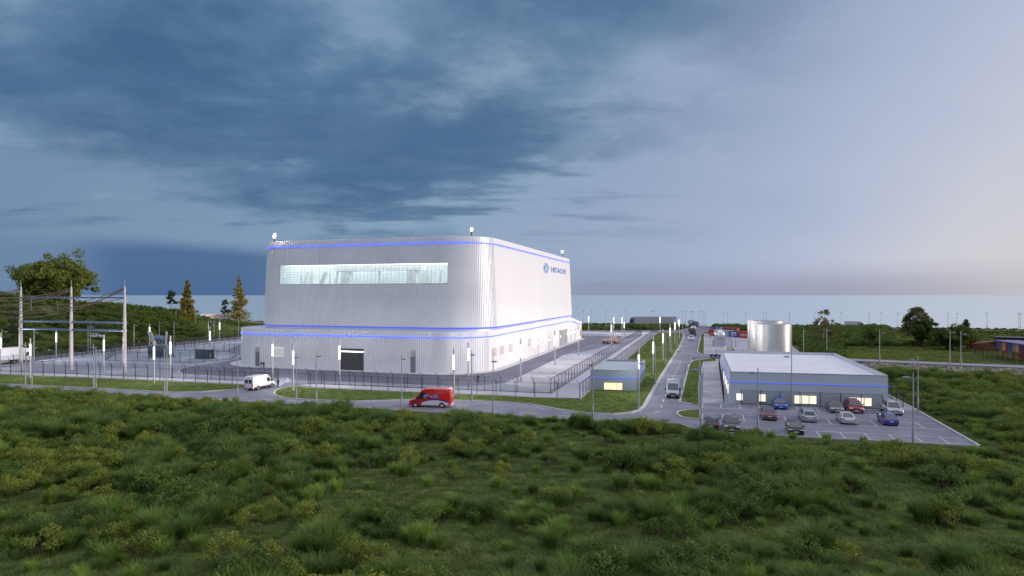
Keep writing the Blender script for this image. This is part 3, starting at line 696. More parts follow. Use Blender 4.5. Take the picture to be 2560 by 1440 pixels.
for i in range(1, 9): fl.box(lv, min(a0, a1), max(a0, a1), b0 + (b1 - b0) * i / 9 - 0.04, b0 + (b1 - b0) * i / 9 + 0.04, 0.32, 0.40)
part(lv, 'window_grille', M['steel'], None, True)
for x0, y0, x1, y1 in ((1231.8, 872.5, 1240.5, 891), (1249.5, 867.5, 1259.5, 886), (1272, 861.5, 1280.5, 880), (1320, 849.5, 1327, 865)):
    b = MB(); p0, q0 = rl.hit(x0, y1); p1, q1 = rl.hit(x1, y0)
    q0, q1 = 3.1, 5.1
    for i in range(7): rl.box(b, min(p0, p1), max(p0, p1), q0 + (q1 - q0) * i / 7, q0 + (q1 - q0) * (i + 0.6) / 7, 0.06, 0.16)
    part(b, 'louvre', mat('louvre_reflection_tint', (0.62, 0.50, 0.50), rough=0.5), None, True)  # pink tint stands for red and white reflections on the louvres
p0, _ = rl.hit(1398.5, 860); p1, _ = rl.hit(1417, 855)
b = MB(); rl.box(b, min(p0, p1), max(p0, p1), 0.02, 5.2, 0.06, 0.2); part(b, 'goods_door', mat('light_grey_door', (0.33, 0.34, 0.36), rough=0.5), None, True)
b = MB(); rl.box(b, min(p0, p1) - .3, max(p0, p1) + .3, 5.2, 5.5, 0.06, 0.5); rl.box(b, (p0 + p1) / 2 - .15, (p0 + p1) / 2 + .15, 0.02, 5.2, 0.21, 0.27); part(b, 'door_frame', M['whiteclad'], None, True)
p0, _ = rl.hit(1447, 845); p1, _ = rl.hit(1453.5, 842); b = MB()
for i in range(8): rl.box(b, min(p0, p1), max(p0, p1), 1.0 + i * 0.3, 1.17 + i * 0.3, 0.06, 0.16)
part(b, 'louvre', M['steel'], None, True)
# -- emblem and name on the long right wall
ur = Plane(UP.at(UP.sA0) + n1 * 0.06, d1, Vector((0, 0, 1)) - n1 * (LEAN / (ZT - ZB))); ur.P0.z = ZB
signblue = mat('sign_blue', (0.06, 0.22, 0.62), rough=0.4, vary=0.05); signpale = mat('sign_pale', (0.72, 0.80, 0.92), rough=0.4, vary=0.03)
ea, eb = ur.hit(1365, 670); e1a, _ = ur.hit(1357.6, 670); e2a, _ = ur.hit(1372.4, 670)
R0 = abs(e2a - e1a) / 2 * 0.98
_, tb = ur.hit(1365, 656.4); _, bb = ur.hit(1365, 684); RV = abs(tb - bb) / 2
def disc(r0, r1, n0, n1, mb, n=48):
    for i in range(n):
        t0, t1 = 2 * math.pi * i / n, 2 * math.pi * (i + 1) / n
        for nn in (n1,):
            q = [ur.pt(ea + math.cos(t) * r * R0, eb + math.sin(t) * r * RV, nn) for r, t in ((r0, t0), (r1, t0), (r1, t1), (r0, t1))]
            mb.add(q, [(0, 1, 2, 3)])
        mb.add([ur.pt(ea + math.cos(t) * r1 * R0, eb + math.sin(t) * r1 * RV, nn) for t, nn in ((t0, n0), (t1, n0), (t1, n1), (t0, n1))], [(0, 1, 2, 3)])
b = MB(); disc(0, 1.0, 0.0, 0.10, b); emb = part(b, 'emblem', signpale, None, True)
b = MB(); disc(0, 0.86, 0.09, 0.14, b); part(b, 'emblem_field', signblue, None, True)
b = MB()
def ribbon_(pts, w):
    k = len(pts); L_, Q_ = [], []
    for i, p in enumerate(pts):
        a, c = pts[max(0, i - 1)], pts[min(k - 1, i + 1)]; dx, dy = c[0] - a[0], c[1] - a[1]; q = math.hypot(dx, dy) or 1
        L_.append(ur.pt(ea + (p[0] - dy / q * w) * R0, eb + (p[1] + dx / q * w) * RV, 0.17)); Q_.append(ur.pt(ea + (p[0] + dy / q * w) * R0, eb + (p[1] - dx / q * w) * RV, 0.17))
    b.add(L_ + Q_, [(i, i + 1, k + i + 1, k + i) for i in range(k - 1)])
def curl(cx, cy, r, a0, a1, w=0.07, spiral=0.0):
    n = 20; pts = []
    for i in range(n + 1):
        t = R_(a0 + (a1 - a0) * i / n); rr = r * (1 - spiral * i / n)
        pts.append((cx + math.cos(t) * rr, cy + math.sin(t) * rr))
    ribbon_(pts, w)
curl(-0.26, 0.30, 0.24, 40, 330); curl(0.28, 0.38, 0.20, 20, 250); curl(0.26, 0.16, 0.14, 90, 300)          # the monogram's upper loops
curl(-0.28, -0.32, 0.26, 60, 420, spiral=0.35); curl(0.30, -0.32, 0.26, 120, -240, spiral=0.35)
for x0, y0, x1, y1 in ((-0.05, 0.28, -0.02, -0.25), (0.06, 0.2, 0.05, -0.25), (-0.3, 0.14, 0.05, 0.02)): ribbon_([(x0, y0), (x1, y1)], 0.05)
for k4 in range(4): curl(0, 0, 0.72, 90 * k4 + 20, 90 * k4 + 62, 0.05)
part(b, 'emblem_monogram', signpale, None, True)
la, lb = ur.hit(1378.2, 676); ra, rb = ur.hit(1413.2, 677.5); _, ht = ur.hit(1379, 668.3); _, hb = ur.hit(1379, 681.5)
tm = text_mesh('HITACHI', 1.0, 0.03, bold=0.012); xs = [v.co.x for v in tm.vertices]; ys = [v.co.y for v in tm.vertices]
x0, x1, y0, y1 = min(xs), max(xs), min(ys), max(ys); fa = (la + ra) / 2; fb = (lb + rb) / 2; sw = abs(ra - la); shh = abs(ht - hb)
for v in tm.vertices:
    u, q = (v.co.x - x0) / (x1 - x0) - 0.5, (v.co.y - y0) / (y1 - y0) - 0.5
    v.co = ur.pt(fa + u * sw * (1 if ra > la else -1), fb + q * shh, 0.05 + v.co.z)
tm.materials.append(signblue); keep(mobj('name_lettering', tm), hall)
# apron round the foot of the hall
ap = MB(); ts = np.concatenate([np.linspace(2, LOW.sA0, 12), np.linspace(LOW.sA0, LOW.sA1, 20), np.linspace(LOW.sA1, LOW.sB0, 12), np.linspace(LOW.sB0, LOW.sB1, 20), [LOW.sB1 + 20]])
cL = sum(LOW.corners, Vector()) / 4; n_ = len(ts); vv = []
for z in (0.09, 0.0):
    for t in ts:
        p, nn = LOW.frame(t); nn = nn if nn.dot(p - cL) > 0 else -nn; o_ = 1.9 + 1.2 * float(sst(np.array(t), LOW.sB0 - 2, LOW.sB1))
        vv.append(p + nn * o_ + Vector((0, 0, z)))
for t in ts:
    p, nn = LOW.frame(t); vv.append(p + Vector((0, 0, 0.09)))
ap.add(vv, [(i, i + 1, n_ + i + 1, n_ + i) for i in range(n_ - 1)] + [(2 * n_ + i, 2 * n_ + i + 1, i + 1, i) for i in range(n_ - 1)])
tag(ap.obj('apron_pavement', M['apron'], None, None, True), kind='structure')
# roof flood lamps
fl_l = MB()
for i, (px, py, D_, red, lab) in enumerate(((686, 594, 156, True, 'rooftop flood lamp with a reddish glow at the left end of the hall roof'), (1179, 576.5, 147, False, 'rooftop flood lamp over the rounded front corner of the hall'), (1406, 631.5, 226, False, 'rooftop flood lamp at the far right end of the hall roof'))):
    p = at(px, D_, H - (py - HZ) / F * D_)
    t = empty('flood_lamp', (p.x, p.y, ZT - 0.5), 0, lab, 'flood lamp', 'flood lamps on the hall roof'); h = p.z - ZT + 0.5
    k = MB(); k.tube([(0, 0, 0), (0, 0, h)], 0.11, 8); k.box(-.35, .35, -.06, .06, h - 0.25, h - .15); k.obj('mast', M['black'], t)
    k = MB(); k.tube([(0.0, 0, h - 0.1), (0, 0, h + 0.12), (0, 0, h + 0.42), (0, 0, h + 0.6)], [0.14, 0.25, 0.25, 0.12], 12); k.obj('lamp_head', M['flood'], t, 40)
    if red:
        k = MB(); k.tube([(0.1, 0, h + 0.62), (0.1, 0, h + 1.0)], [0.3, 0.22], 10); k.obj('warning_lamp', M['floodred'], t, 40)
# ================================================================= OFFICE AND GUARDHOUSE
def flatroof_building(root, FL, FR, BR, BL, h, wallm, roofm, par=0.45, ledz=None):
    def P(mb, name, m, **k): return keep(mb.obj(name, m, None, k.get('smooth'), True), root)
    cs = [Vector(p) for p in (FL, FR, BR, BL)]; c = sum(cs, Vector()) / 4
    def ins(d): return [p + ((cs[(i + 1) % 4] - p).normalized() + (cs[i - 1] - p).normalized()) * d for i, p in enumerate(cs)]
    b = MB(); o, i_ = cs, ins(0.3)
    for k in range(4):
        p, q, r, s = o[k], o[(k + 1) % 4], i_[(k + 1) % 4], i_[k]; Z = Vector((0, 0, h))
        b.add([p, q, q + Z, p + Z], [(0, 1, 2, 3)]); b.add([p + Z, q + Z, r + Z, s + Z], [(0, 1, 2, 3)])
        b.add([s + Z, r + Z, r + Vector((0, 0, h - par - .1)), s + Vector((0, 0, h - par - .1))], [(0, 1, 2, 3)])
    P(b, 'wall', wallm)
    b = MB(); b.prism([p[:2] for p in ins(0.29)], h - par - 0.25, h - par); P(b, 'roof', roofm)
    b = MB()
    for k in range(4):
        e, f_ = ins(-0.03), ins(0.33); b.add([e[k] + Vector((0, 0, h + .003)), e[(k + 1) % 4] + Vector((0, 0, h + .003)), f_[(k + 1) % 4] + Vector((0, 0, h + .003)), f_[k] + Vector((0, 0, h + .003))], [(0, 1, 2, 3)])
        b.bar(e[k] + Vector((0, 0, h - .03)), e[(k + 1) % 4] + Vector((0, 0, h - .03)), 0.05, 0.08)
    P(b, 'parapet_cap', M['steel'])
    if ledz:
        b = MB(); e = ins(-0.04)
        for k in (0, 1, 3): b.bar(e[k] + Vector((0, 0, ledz)), e[(k + 1) % 4] + Vector((0, 0, ledz)), 0.08, 0.13)
        P(b, 'light_strip', M['led2'])
    return P
def windows(root, plane, rects, panes, litm, P, a_over=None):
    for (x0, y0, x1, y1), n in zip(rects, panes):
        a0, b0 = plane.hit(x0, y1); a1, b1 = plane.hit(x1, y0)
        b = MB(); plane.box(b, a0, a1, b0, b1, 0.02, 0.05); w = P(b, 'window', litm)
        b = MB()
        for i in range(n + 1): a = a0 + (a1 - a0) * i / n; plane.box(b, a - .045, a + .045, b0, b1, 0.051, 0.12)
        plane.box(b, a0, a1, b1 - 0.04, b1 + .06, 0.053, 0.13); plane.box(b, a0 - .05, a1 + .05, b0 - .08, b0, 0.053, 0.18)
        f = b.obj('window_frame', M['pole'], None, None, True); f.parent = w; f.matrix_parent_inverse = (Matrix.LocRotScale(root.location, root.rotation_euler, root.scale) @ w.matrix_parent_inverse).inverted()
OFL = G(1824, 1007.8); OFR = G(2220, 1022.2); wv = (OFR - OFL).normalized(); dv = Vector((-wv.y, wv.x, 0))
dv = (Vector((11.9, 38.7, 0)).normalized() + dv * 0.3).normalized(); OBL = OFL + dv * 40; OBR = OFR + dv * 39
office = empty('office_building', OFL, 0, 'low grey office building with a white flat roof behind the car park', 'office building')
PO = flatroof_building(office, OFL, OFR, OBR, OBL, 4.98, M['office'], M['roofw'], 0.5, 3.36)
fo = Plane(OFL, wv)
windows(office, fo, [(1840, 983, 1857.3, 1000), (1897, 985, 1914.8, 1003), (1984.7, 989, 2041.5, 1008), (2121, 994.3, 2179.5, 1013)], [1, 1, 3, 3], M['winwhite'], PO)
so = Plane(OFL + dv * 0.0, dv); so.n = -wv
for a in (4, 9.5, 15, 22):
    b = MB(); so.box(b, a, a + 1.7, 0.9, 2.3, 0.02, 0.06); PO(b, 'window', M['winwhite'])
b = MB(); so.box(b, 28, 29.2, 0.02, 2.2, 0.02, 0.08); PO(b, 'door', M['door'])
GFL, GFR = G(1476, 976), G(1591, 979.3); gw = (GFR - GFL).normalized(); GBL = GFL + Vector((0.28, 0.96, 0)) * 19; GBR = GFR + Vector((0.28, 0.96, 0)) * 19
guard = empty('guardhouse', GFL, 0, 'small dark grey flat roofed guardhouse standing on the lawn beside the access road', 'guardhouse')
PG = flatroof_building(guard, GFL, GFR, GBR, GBL, 3.74, M['officedark'], mat('grey_roof', (0.42, 0.46, 0.52), rough=0.6, vary=0.08, scale=.3), 0.35, 2.3)
fg = Plane(GFL, gw)
windows(guard, fg, [(1509.7, 957, 1556, 973)], [3], M['winwarm'], PG)
# ================================================================= TANKS, VESSEL, CONTAINERS
def storage_tank(px, D, rpx, ztop, label):
    p = at(px, D); r = rpx / F * D
    t = empty('storage_tank', p, 0.4, label, 'tank', 'steel storage tanks behind the office')
    b = MB(); n = 72
    pr = [(r, 0.0), (r, ztop - 0.15), (r + 0.06, ztop - 0.14), (r + 0.06, ztop), (r - 0.12, ztop)]
    for i in range(n):
        a0, a1 = 2 * math.pi * i / n, 2 * math.pi * (i + 1) / n
        for (r0, z0), (r1, z1) in zip(pr, pr[1:]):
            b.add([(r0 * math.cos(a0), r0 * math.sin(a0), z0), (r0 * math.cos(a1), r0 * math.sin(a1), z0), (r1 * math.cos(a1), r1 * math.sin(a1), z1), (r1 * math.cos(a0), r1 * math.sin(a0), z1)], [(0, 1, 2, 3)])
    me = b.mesh('tank_shell', M['chrome']); bm_ = bmesh.new(); bm_.from_mesh(me); bmesh.ops.remove_doubles(bm_, verts=bm_.verts, dist=1e-4); bmesh.ops.recalc_face_normals(bm_, faces=bm_.faces); bm_.to_mesh(me); bm_.free(); me.shade_smooth(); me.set_sharp_from_angle(angle=R_(30))
    mobj('shell', me, t)
    b = MB(); b.tube([(0, 0, ztop - 0.5), (0, 0, ztop - 0.1), (0, 0, ztop + 0.25)], [r - 0.1, r - 0.1, 0.4], 48); b.obj('tank_roof', M['steel'], t, 30)
    b = MB()
    for i in range(14): b.box(-.25, .25, r + .25, r + .3, 0.4 + i * 0.6, 0.45 + i * .6)
    b.box(-.28, -.23, r + .24, r + .3, 0, ztop + .6); b.box(.23, .28, r + .24, r + .3, 0, ztop + .6); b.obj('ladder', M['steel'], t)
storage_tank(1928.8, 170, 47, 9.4, 'nearer shiny steel storage tank, the full cylinder in front behind the office roof')
storage_tank(1914.5, 188, 42.8, 9.5, 'farther shiny steel storage tank half hidden behind its twin')
# pressure vessel seen end on
p = at(1801, 212); vs = empty('pressure_vessel', p, -R_(14), 'silver bullet shaped gas tank seen end on in the service yard', 'gas tank')
b = MB(); prof = [(0, 0.02), (0.25, 0.9), (0.7, 1.3), (1.3, 1.55), (9, 1.55), (9.6, 1.3), (10.05, 0.9), (10.3, 0.02)]
b.tube([(0, y, 3.9) for y, r in prof], [r for y, r in prof], 28); b.obj('vessel', M['chrome'], vs, 50)
for y in (1.8, 8): b = MB(); b.box(-1.7, 1.7, y - .4, y + .4, 1.2, 2.9); b.box(-1.9, 1.9, y - .6, y + .6, 0, 1.2); b.obj('saddle', M['paving'], vs)
b = MB()
for x in (1.9, 2.4): b.tube([(x, 0.5, 0), (x, 0.5, 2.2), (x + .5, 0.4, 2.9), (x + 1.2, 0.4, 2.4), (x + 1.3, .4, 0)], 0.12, 8)
b.obj('pipework', M['steel'], vs, 40)
b = MB(); b.box(1.4, 3.4, -1.2, -0.2, 0, 1.9); b.obj('control_cabinet', M['office'], vs)
for i, (x, y0, y1) in enumerate(((1782, 849, 865), (1801, 849, 864.5), (1821, 850, 866), (1839.5, 848.5, 868), (1776, 836, 850))):
    g = G(x, y1); h = (y1 - y0) * g.y / F
    b = MB(); b.tube([(0, 0, 0), (0, 0, h)], 0.16, 8); b.box(-.25, .25, -.25, .25, 0, .08); o = b.obj('guard_post', M['pole']); o.location = g
    tag(o, 'short dark guard post in the service yard, %s from the left' % ORD[(1, 2, 3, 4, 0)[i]], 'post', 'guard posts round the gas tank')
def container(a, c, z1, m, label, seed, mark=None):
    """a, c: the two ends of its visible long side on the ground"""
    L = (c - a).length; rz = math.atan2((c - a).y, (c - a).x)
    t = empty('shipping_container', a, rz, label, 'shipping container', 'shipping containers in the service yard')
    b = MB(); n = max(6, int(L / 0.3)); W_ = 2.44
    pts = []
    for i in range(n): x = L * i / n; q = L / n; pts += [(x, 0), (x + q * .4, 0), (x + q * .5, .05), (x + q * .9, .05)]
    pts.append((L, 0)); k = len(pts)
    vs_ = [(x, y, 0.12) for x, y in pts] + [(x, y, z1 - .1) for x, y in pts]
    b.add(vs_, [(i, i + 1, k + i + 1, k + i) for i in range(k - 1)])
    b.box(0.05, L - 0.05, 0.06, W_, 0.1, z1 - 0.02); b.obj('side_panel', m, t)
    b = MB()
    for x in (0, L):
        for y in (-.02, W_ - .1): b.box(x - .07, x + .07, y, y + .14, 0, z1)
    for y in (-.02, W_ - .1):
        for z in (0, z1 - .12): b.box(.07, L - .07, y, y + .14, z, z + .12)
    b.obj('corner_frame', m, t)
    if mark:
        b = MB(); r = random.Random(seed)
        for row in range(mark):
            z = 0.75 + row * 0.5; x = L * .2
            while x < L * .75: w_ = r.uniform(.18, .5); b.box(x, x + w_, -.045, -.03, z, z + r.uniform(.2, .36)); x += w_ + .09
        b.obj('white_marking', M['line'], t)
red, blue = mat('red_container_paint', (0.42, 0.035, 0.035), rough=0.45), mat('blue_container_paint', (0.035, 0.11, 0.36), rough=0.45)
stripe = mat('pale_striped_container_paint', (0.34, 0.42, 0.52), rough=0.5)
container(G(1772, 838.3), G(1790.6, 840.2), 2.6, red, 'red shipping container left of the silver gas tank', 1, 1)
container(G(1791.5, 840.8), G(1821.5, 842.3), 2.6, stripe, 'pale grey blue striped shipping container behind the gas tank', 2)
container(G(1823, 842.6), G(1844.7, 843.8), 2.6, blue, 'blue shipping container with white marks between two red ones', 3, 3)
container(G(1846, 844), G(1873, 846), 2.6, red, 'red shipping container with white marks beside the steel tanks', 4, 2)
container(G(1778, 831.5), G(1800, 832.6), 2.6, blue, 'dark blue shipping container in the back row behind the red one', 5)
container(G(1808, 833.2), G(1842, 834.8), 2.6, red, 'red shipping container in the back row behind the blue one', 6)
# colourful stacked huts at the right edge
hz = terr1(at(2530, 152).x, 152)
ha, hc = at(2496, 163, hz), at(2640, 137, hz); hd = (hc - ha).normalized(); hn = Vector((hd.y, -hd.x, 0))
hut = empty('colourful_hut_block', ha, 0, 'two storey block of blue, red and tan panelled huts at the right edge', 'building')
pal = [(0.10, 0.12, 0.42), (0.36, 0.24, 0.07), (0.60, 0.38, 0.30), (0.40, 0.05, 0.04), (0.09, 0.20, 0.55), (0.33, 0.24, 0.16), (0.50, 0.38, 0.28), (0.46, 0.08, 0.05), (0.06, 0.08, 0.36)]
pal2 = [(0.52, 0.42, 0.10), (0.45, 0.30, 0.24), (0.42, 0.28, 0.05), (0.48, 0.42, 0.18), (0.45, 0.28, 0.22), (0.42, 0.31, 0.06), (0.5, 0.12, 0.06), (0.5, 0.12, 0.06)]
hp = Plane(ha, hd); L = (hc - ha).length
for row, (z0, z1, pl, off) in enumerate(((0, 1.7, pal2, 0.0), (1.7, 3.75, pal, 0.5))):
    for i in range(16):
        b = MB(); x0, x1 = L * i / 16, L * (i + 1) / 16; hp.box(b, x0, x1 - .03, z0, z1, -4.5 + off, off - (0.25 if i % 3 == 1 else 0))
        for q in range(3): hp.box(b, x0 + .1 + q * .35, x0 + .2 + q * .35, z0 + .1, z1 - .1, off - .02, off + .04)
        keep(b.obj('wall_panel', mat('hut_panel_%d_%d' % (row, i % len(pl)), pl[i % len(pl)], rough=0.6), None, None, True), hut)
b = MB(); hp.box(b, -.3, L, 3.76, 4.0, -4.6, 0.9); keep(b.obj('roof', mat('violet_roof', (0.14, 0.13, 0.34), rough=.5), None, None, True), hut)
bp_ = at(2512, 178, 0); bz = terr1(bp_.x, bp_.y)
shed = empty('dark_shed', (bp_.x, bp_.y, bz), R_(-28), 'long dark brown shed behind the colourful huts', 'shed')
b = MB(); b.box(-2, 16, -2, 3, -.5, 3.6)
for i in range(60): b.box(-2 + i * .3, -1.9 + i * .3, -2.06, -2.0, -.4, 3.5)
b.obj('wall', mat('dark_brown_boards', (0.035, 0.028, 0.02), rough=.7), shed)
b = MB(); b.box(-2.3, 16.3, -2.4, 3.3, 3.6, 3.75); b.obj('roof', M['black'], shed)
b = MB(); b.add([(-8, -2.2, 1.6), (-2.2, -2.2, 2.6), (-2.2, 3, 2.6), (-8, 3, 1.6), (-8, -2.2, 1.45), (-2.2, -2.2, 2.45), (-2.2, 3, 2.45), (-8, 3, 1.45)], [(0, 1, 2, 3), (7, 6, 5, 4), (0, 4, 5, 1), (2, 6, 7, 3), (0, 3, 7, 4)])
b.box(-7.8, -2.2, -1.9, 2.8, -.4, 1.4); b.obj('lean_to', mat('rust_red_roof', (0.22, 0.06, 0.035), rough=.7), shed, None, True)
# ================================================================= FENCES
SCREEN = meshscreen('chain_link_mesh', (0.03, 0.032, 0.04), 0.20)
def post_mesh(h=2.55, arm=0.55, w=0.085):
    b = MB(); b.box(-w / 2, w / 2, -w / 2, w / 2, 0, h); b.bar((0, 0, h - .03), (0, -arm, h + arm * 0.85), w * .8, w * .8); b.box(-.1, .1, -.1, .1, 0, .04)
    return b.mesh('fence_post', M['black'])
PM, PMS = post_mesh(), post_mesh(2.2, 0.0, 0.09)
def fence(pxs, label, side=1, gap=3.0, pm=None, hm=2.5, screen=None, zf=None, z0=0.0, group='wire mesh fences of the site', pts=None, turn=0.0):
    pts = pts or [G(x, y) for x, y in pxs]; root = empty('wire_fence', pts[0], 0, label, 'fence', group)
    if zf: root.location.z = zf(pts[0].x, pts[0].y)
    S_ = MB(); rail = MB(); seq = []
    for a, c in zip(pts, pts[1:]):
        n = max(1, round((c - a).length / gap)); d = (c - a).normalized(); rz = math.atan2(d.y, d.x) + (0 if side > 0 else math.pi) + turn
        for i in range(n): seq.append((a.lerp(c, i / n), rz))
    seq.append((pts[-1], rz)); Z = [zf(p.x, p.y) if zf else z0 for p, _ in seq]
    for (p, r), z in zip(seq, Z):
        o = bpy.data.objects.new('post', pm or PM); COL.objects.link(o); o.parent = root
        o.location = Vector((p.x, p.y, z)) - root.location; o.rotation_euler = (0, 0, r)
    loc = [Vector((p.x, p.y, z)) - root.location for (p, _), z in zip(seq, Z)]
    for a, c in zip(loc, loc[1:]):
        u = Vector((0, 0, 1)); S_.add([a + u * .12, c + u * .12, c + u * hm, a + u * hm], [(0, 1, 2, 3)])
        for z, w in ((.1, .07), (hm, .035)): rail.bar(a + u * z, c + u * z, w, w)
    S_.obj('mesh_panel', screen or SCREEN, root); rail.obj('rail', M['black'], root)
    return root
fence([(-90, 934.5), (0, 936), (400, 952), (612, 962), (693.6, 965)], 'outer wire fence along the front lawn left of the gateway', turn=-1.1)
fence([(-90, 924), (0, 928), (400, 944), (697, 956)], 'inner wire fence of the yard left of the gateway', turn=-1.1)
fence([(740, 966.5), (848, 972.4), (1054, 981.8), (1240, 989), (1337, 994.2), (1449.5, 998)], 'outer wire fence along the curved front lawn right of the gateway', turn=-1.1)
fence([(770, 959.7), (1171, 975.6), (1377, 984)], 'inner wire fence in front of the hall right of the gateway', turn=-1.1)
fence([(1377, 984), (1604, 838)], 'inner wire fence running back along the right side of the hall', side=1)
fence([(1449.5, 998), (1643, 830.8)], 'outer wire fence running back behind the guardhouse')
fence([(1604, 838), (1520, 836), (1440, 834.8)], 'wire fence across the far end of the yard', gap=8)
fence([(-90, 919), (0, 912.5), (300, 877.5), (603, 847.8)], 'outer wire fence along the foot of the hill', side=-1, gap=3.4)
fence([(0, 918), (300, 881.5), (603, 851.5)], 'inner wire fence at the back of the substation', side=-1, gap=3.4)
fence([(262, 901), (400, 904.5), (475, 907), (575, 899), (600, 884), (560, 879), (438, 877), (286, 886), (262, 901)], 'wire fence pen round the two transformers', gap=3.6)
OS = meshscreen('office_fence_mesh', (0.05, 0.06, 0.07), 0.16)
fence([(1797, 912), (1809.7, 1007)], 'dark fence run along the left side of the office', pm=PMS, hm=2.15, gap=3.0, group='office fences')
fence([(1853.7, 1010), (1902, 1011.8), (1950.6, 1013.8), (2000, 1015.5), (2050.5, 1017.3), (2101.5, 1019.5), (2153, 1021.3), (2205.7, 1023)], 'fence in front of the office windows facing the car park', pm=PMS, hm=2.15, gap=99, screen=OS, group='office fences')
fence([(2258, 1018), (2241, 1005), (2229, 997), (2150, 951)], 'fence beside the footpath on the right side of the office', pm=PMS, hm=2.15, gap=4.5, screen=OS, group='office fences')
zr = lambda x, y: terr1(x, y)
fence(None, 'short fence in front of the colourful huts at the right edge', pm=PMS, hm=2.1, gap=2.6, zf=zr, group='office fences', pts=[at(2438, 166), at(2480, 156), at(2520, 147.5), at(2600, 134)])
# ================================================================= LIGHT COLUMNS AND STREET LAMPS
def column_proto(h, tube0, tube1, rad, glow, watts):
    t = empty('light_column', (0, 0, 0))
    b = MB(); b.tube([(0, 0, 0), (0, 0, h * tube0)], rad, 10); b.tube([(0, 0, h * tube1), (0, 0, h)], rad, 10); b.tube([(0, 0, 0), (0, 0, .12)], rad * 2, 10); b.obj('pole', M['palepole'], t, 40)
    b = MB(); b.tube([(0, 0, h * tube0), (0, 0, h * tube1)], rad * 1.02, 12); tb = b.obj('lamp_tube', glow, t, 40)
    lt_ = bpy.data.lights.new('column_light', 'POINT'); lt_.energy = watts; lt_.shadow_soft_size = .12; lt_.color = (1.0, .96, .93)
    lo_ = bpy.data.objects.new('column_light', lt_); COL.objects.link(lo_); lo_.parent = t; lo_.location = (0, 0, h * (tube0 + tube1) / 2)
    return t
def place(root, p, rz=0.0, label=None, group=None, cat=None, s=1.0, first=[None]):
    o = copy_tree(root); o.location = p; o.rotation_euler = (0, 0, rz); o.scale = (s, s, s); return tag(o, label, cat, group)
def dropproto(root):
    for c in list(root.children): dropproto(c)
    bpy.data.objects.remove(root)
cp0 = column_proto(8.3, 0.57, 0.86, 0.15, M['tube'], 1000); cp1 = column_proto(4.8, 0.66, 0.76, 0.10, M['tube'], 45)
colsL = [('left yard', [(1, 832, 921), (75.5, 845.7, 946.5), (140.5, 821, 900.7), (259.7, 836.5, 931), (374, 808, 874.7), (385, 852, 960), (426, 840, 943.5), (525, 818, 893), (549, 798, 858)]),
         ('front of the hall', [(681.7, 846, 948), (732.8, 861, 975.5), (849, 849, 962), (1134.5, 870, 994), (1171, 856, 960), (1301.5, 847.7, 952)]),
         ('right side of the hall', [(1386.8, 826.7, 912.7), (1446, 815, 889)]),
         ('far end of the yard', [(1471.5, 784, 830.5), (1528.5, 803, 866), (1534, 787, 834.7), (1555, 788, 835.5), (1560.5, 799.6, 846)]),
         ('lawn by the access road', [(1597, 870, 992), (1633, 841.5, 938), (1650, 786, 834.3), (1657.5, 823, 903), (1675, 810, 878.5), (1687, 797, 861), (1698, 792, 846)])]
for where, L_ in colsL:
    for i, (x, yt, yb) in enumerate(sorted(L_)):
        g = G(x, yb); s = (yb - yt) * g.y / F / 8.3
        place(cp0, g, random.uniform(0, 3), 'tall glowing light column, %s from the left at the %s' % (ORD[i], where) if 'lawn' not in where else 'tall glowing light column on the %s, %s from the left' % (where, ORD[i]), 'glowing light columns', 'lamp', max(.85, min(1.12, s)))
for i, (x, yb) in enumerate(((1341, 887.5), (1368.6, 877.7), (1397.7, 867), (1424.4, 857), (1434, 853.5))):
    place(cp1, G(x, yb) + n1 * 0.5, 0, 'short lamp post against the white right wall of the hall, %s from the left' % ORD[i], 'short lamps along the hall wall', 'lamp')
dropproto(cp0); dropproto(cp1)
def lamp_proto(pm):
    t = empty('street_lamp', (0, 0, 0))
    b = MB(); b.tube([(0, 0, 2.0), (0, 0, 8.2)], [0.085, 0.065], 8); b.obj('pole', pm, t, 40)
    b = MB(); b.tube([(0, 0, 0), (0, 0, 1.9), (0, 0, 2.05)], [0.135, 0.135, 0.09], 8); b.tube([(0, 0, 0), (0, 0, .05)], .25, 8); b.obj('pole_base', M['pole'], t, 40)
    b = MB(); b.bar((0, 0, 7.55), (0.55, 0, 7.58), .06, .06); b.obj('bracket', M['pole'], t)
    b = MB(); b.tube([(.75, 0, 7.46), (.75, 0, 7.52), (.75, 0, 7.6), (.75, 0, 7.66)], [.30, .46, .46, .2], 14); b.obj('lamp_head', M['bluesteel'], t, 40)
    return t
l0 = lamp_proto(M['pole']); l1 = lamp_proto(M['palepole'])
rows = [
 ('front road', 'along the near kerb of the front road', [(79.3, 862, 967), (239.5, 867.3, 985), (410.8, 870, 996), (593.7, 875.4, 1003.4), (790.8, 882, 1014), (1004, 888, 1026.5), (1233, 894, 1039.5), (1482, 901.7, 1051.6)], l0, math.pi * .5),
 ('lawn', 'along the lawn edge of the front road', [(63.3, 854.5, 964.3), (233.7, 859, 972.8), (416.7, 858, 982.5), (740.5, 884, 998), (1179.5, 876, 1004.2), (1596, 898, 1025.5)], l0, -1.2),
 ('access left', 'on the left kerb of the access road', [(1638, 861, 962), (1663.5, 835, 913), (1679, 818, 887), (1692, 806.5, 867), (1706.7, 801, 858)], l0, -.2),
 ('access right', 'on the right kerb of the access road', [(1705.5, 871, 976.7), (1713, 853, 944), (1719, 840, 929), (1724, 832, 911), (1744.5, 805, 871), (1748.5, 885.5, 1013), (1752.5, 912, 1079)], l0, 2.9),
 ('yard', 'in the service yard behind the office', [(1791, 816.7, 886.7), (1830.7, 821, 878), (2009, 822, 890), (2067, 821, 893)], l1, -1.5),
 ('car park', 'in the car park', [(1895, 920, 1085), (1979, 882, 1015.8), (2283, 931.6, 1107), (2295, 891, 1028)], l0, 2.2),
]
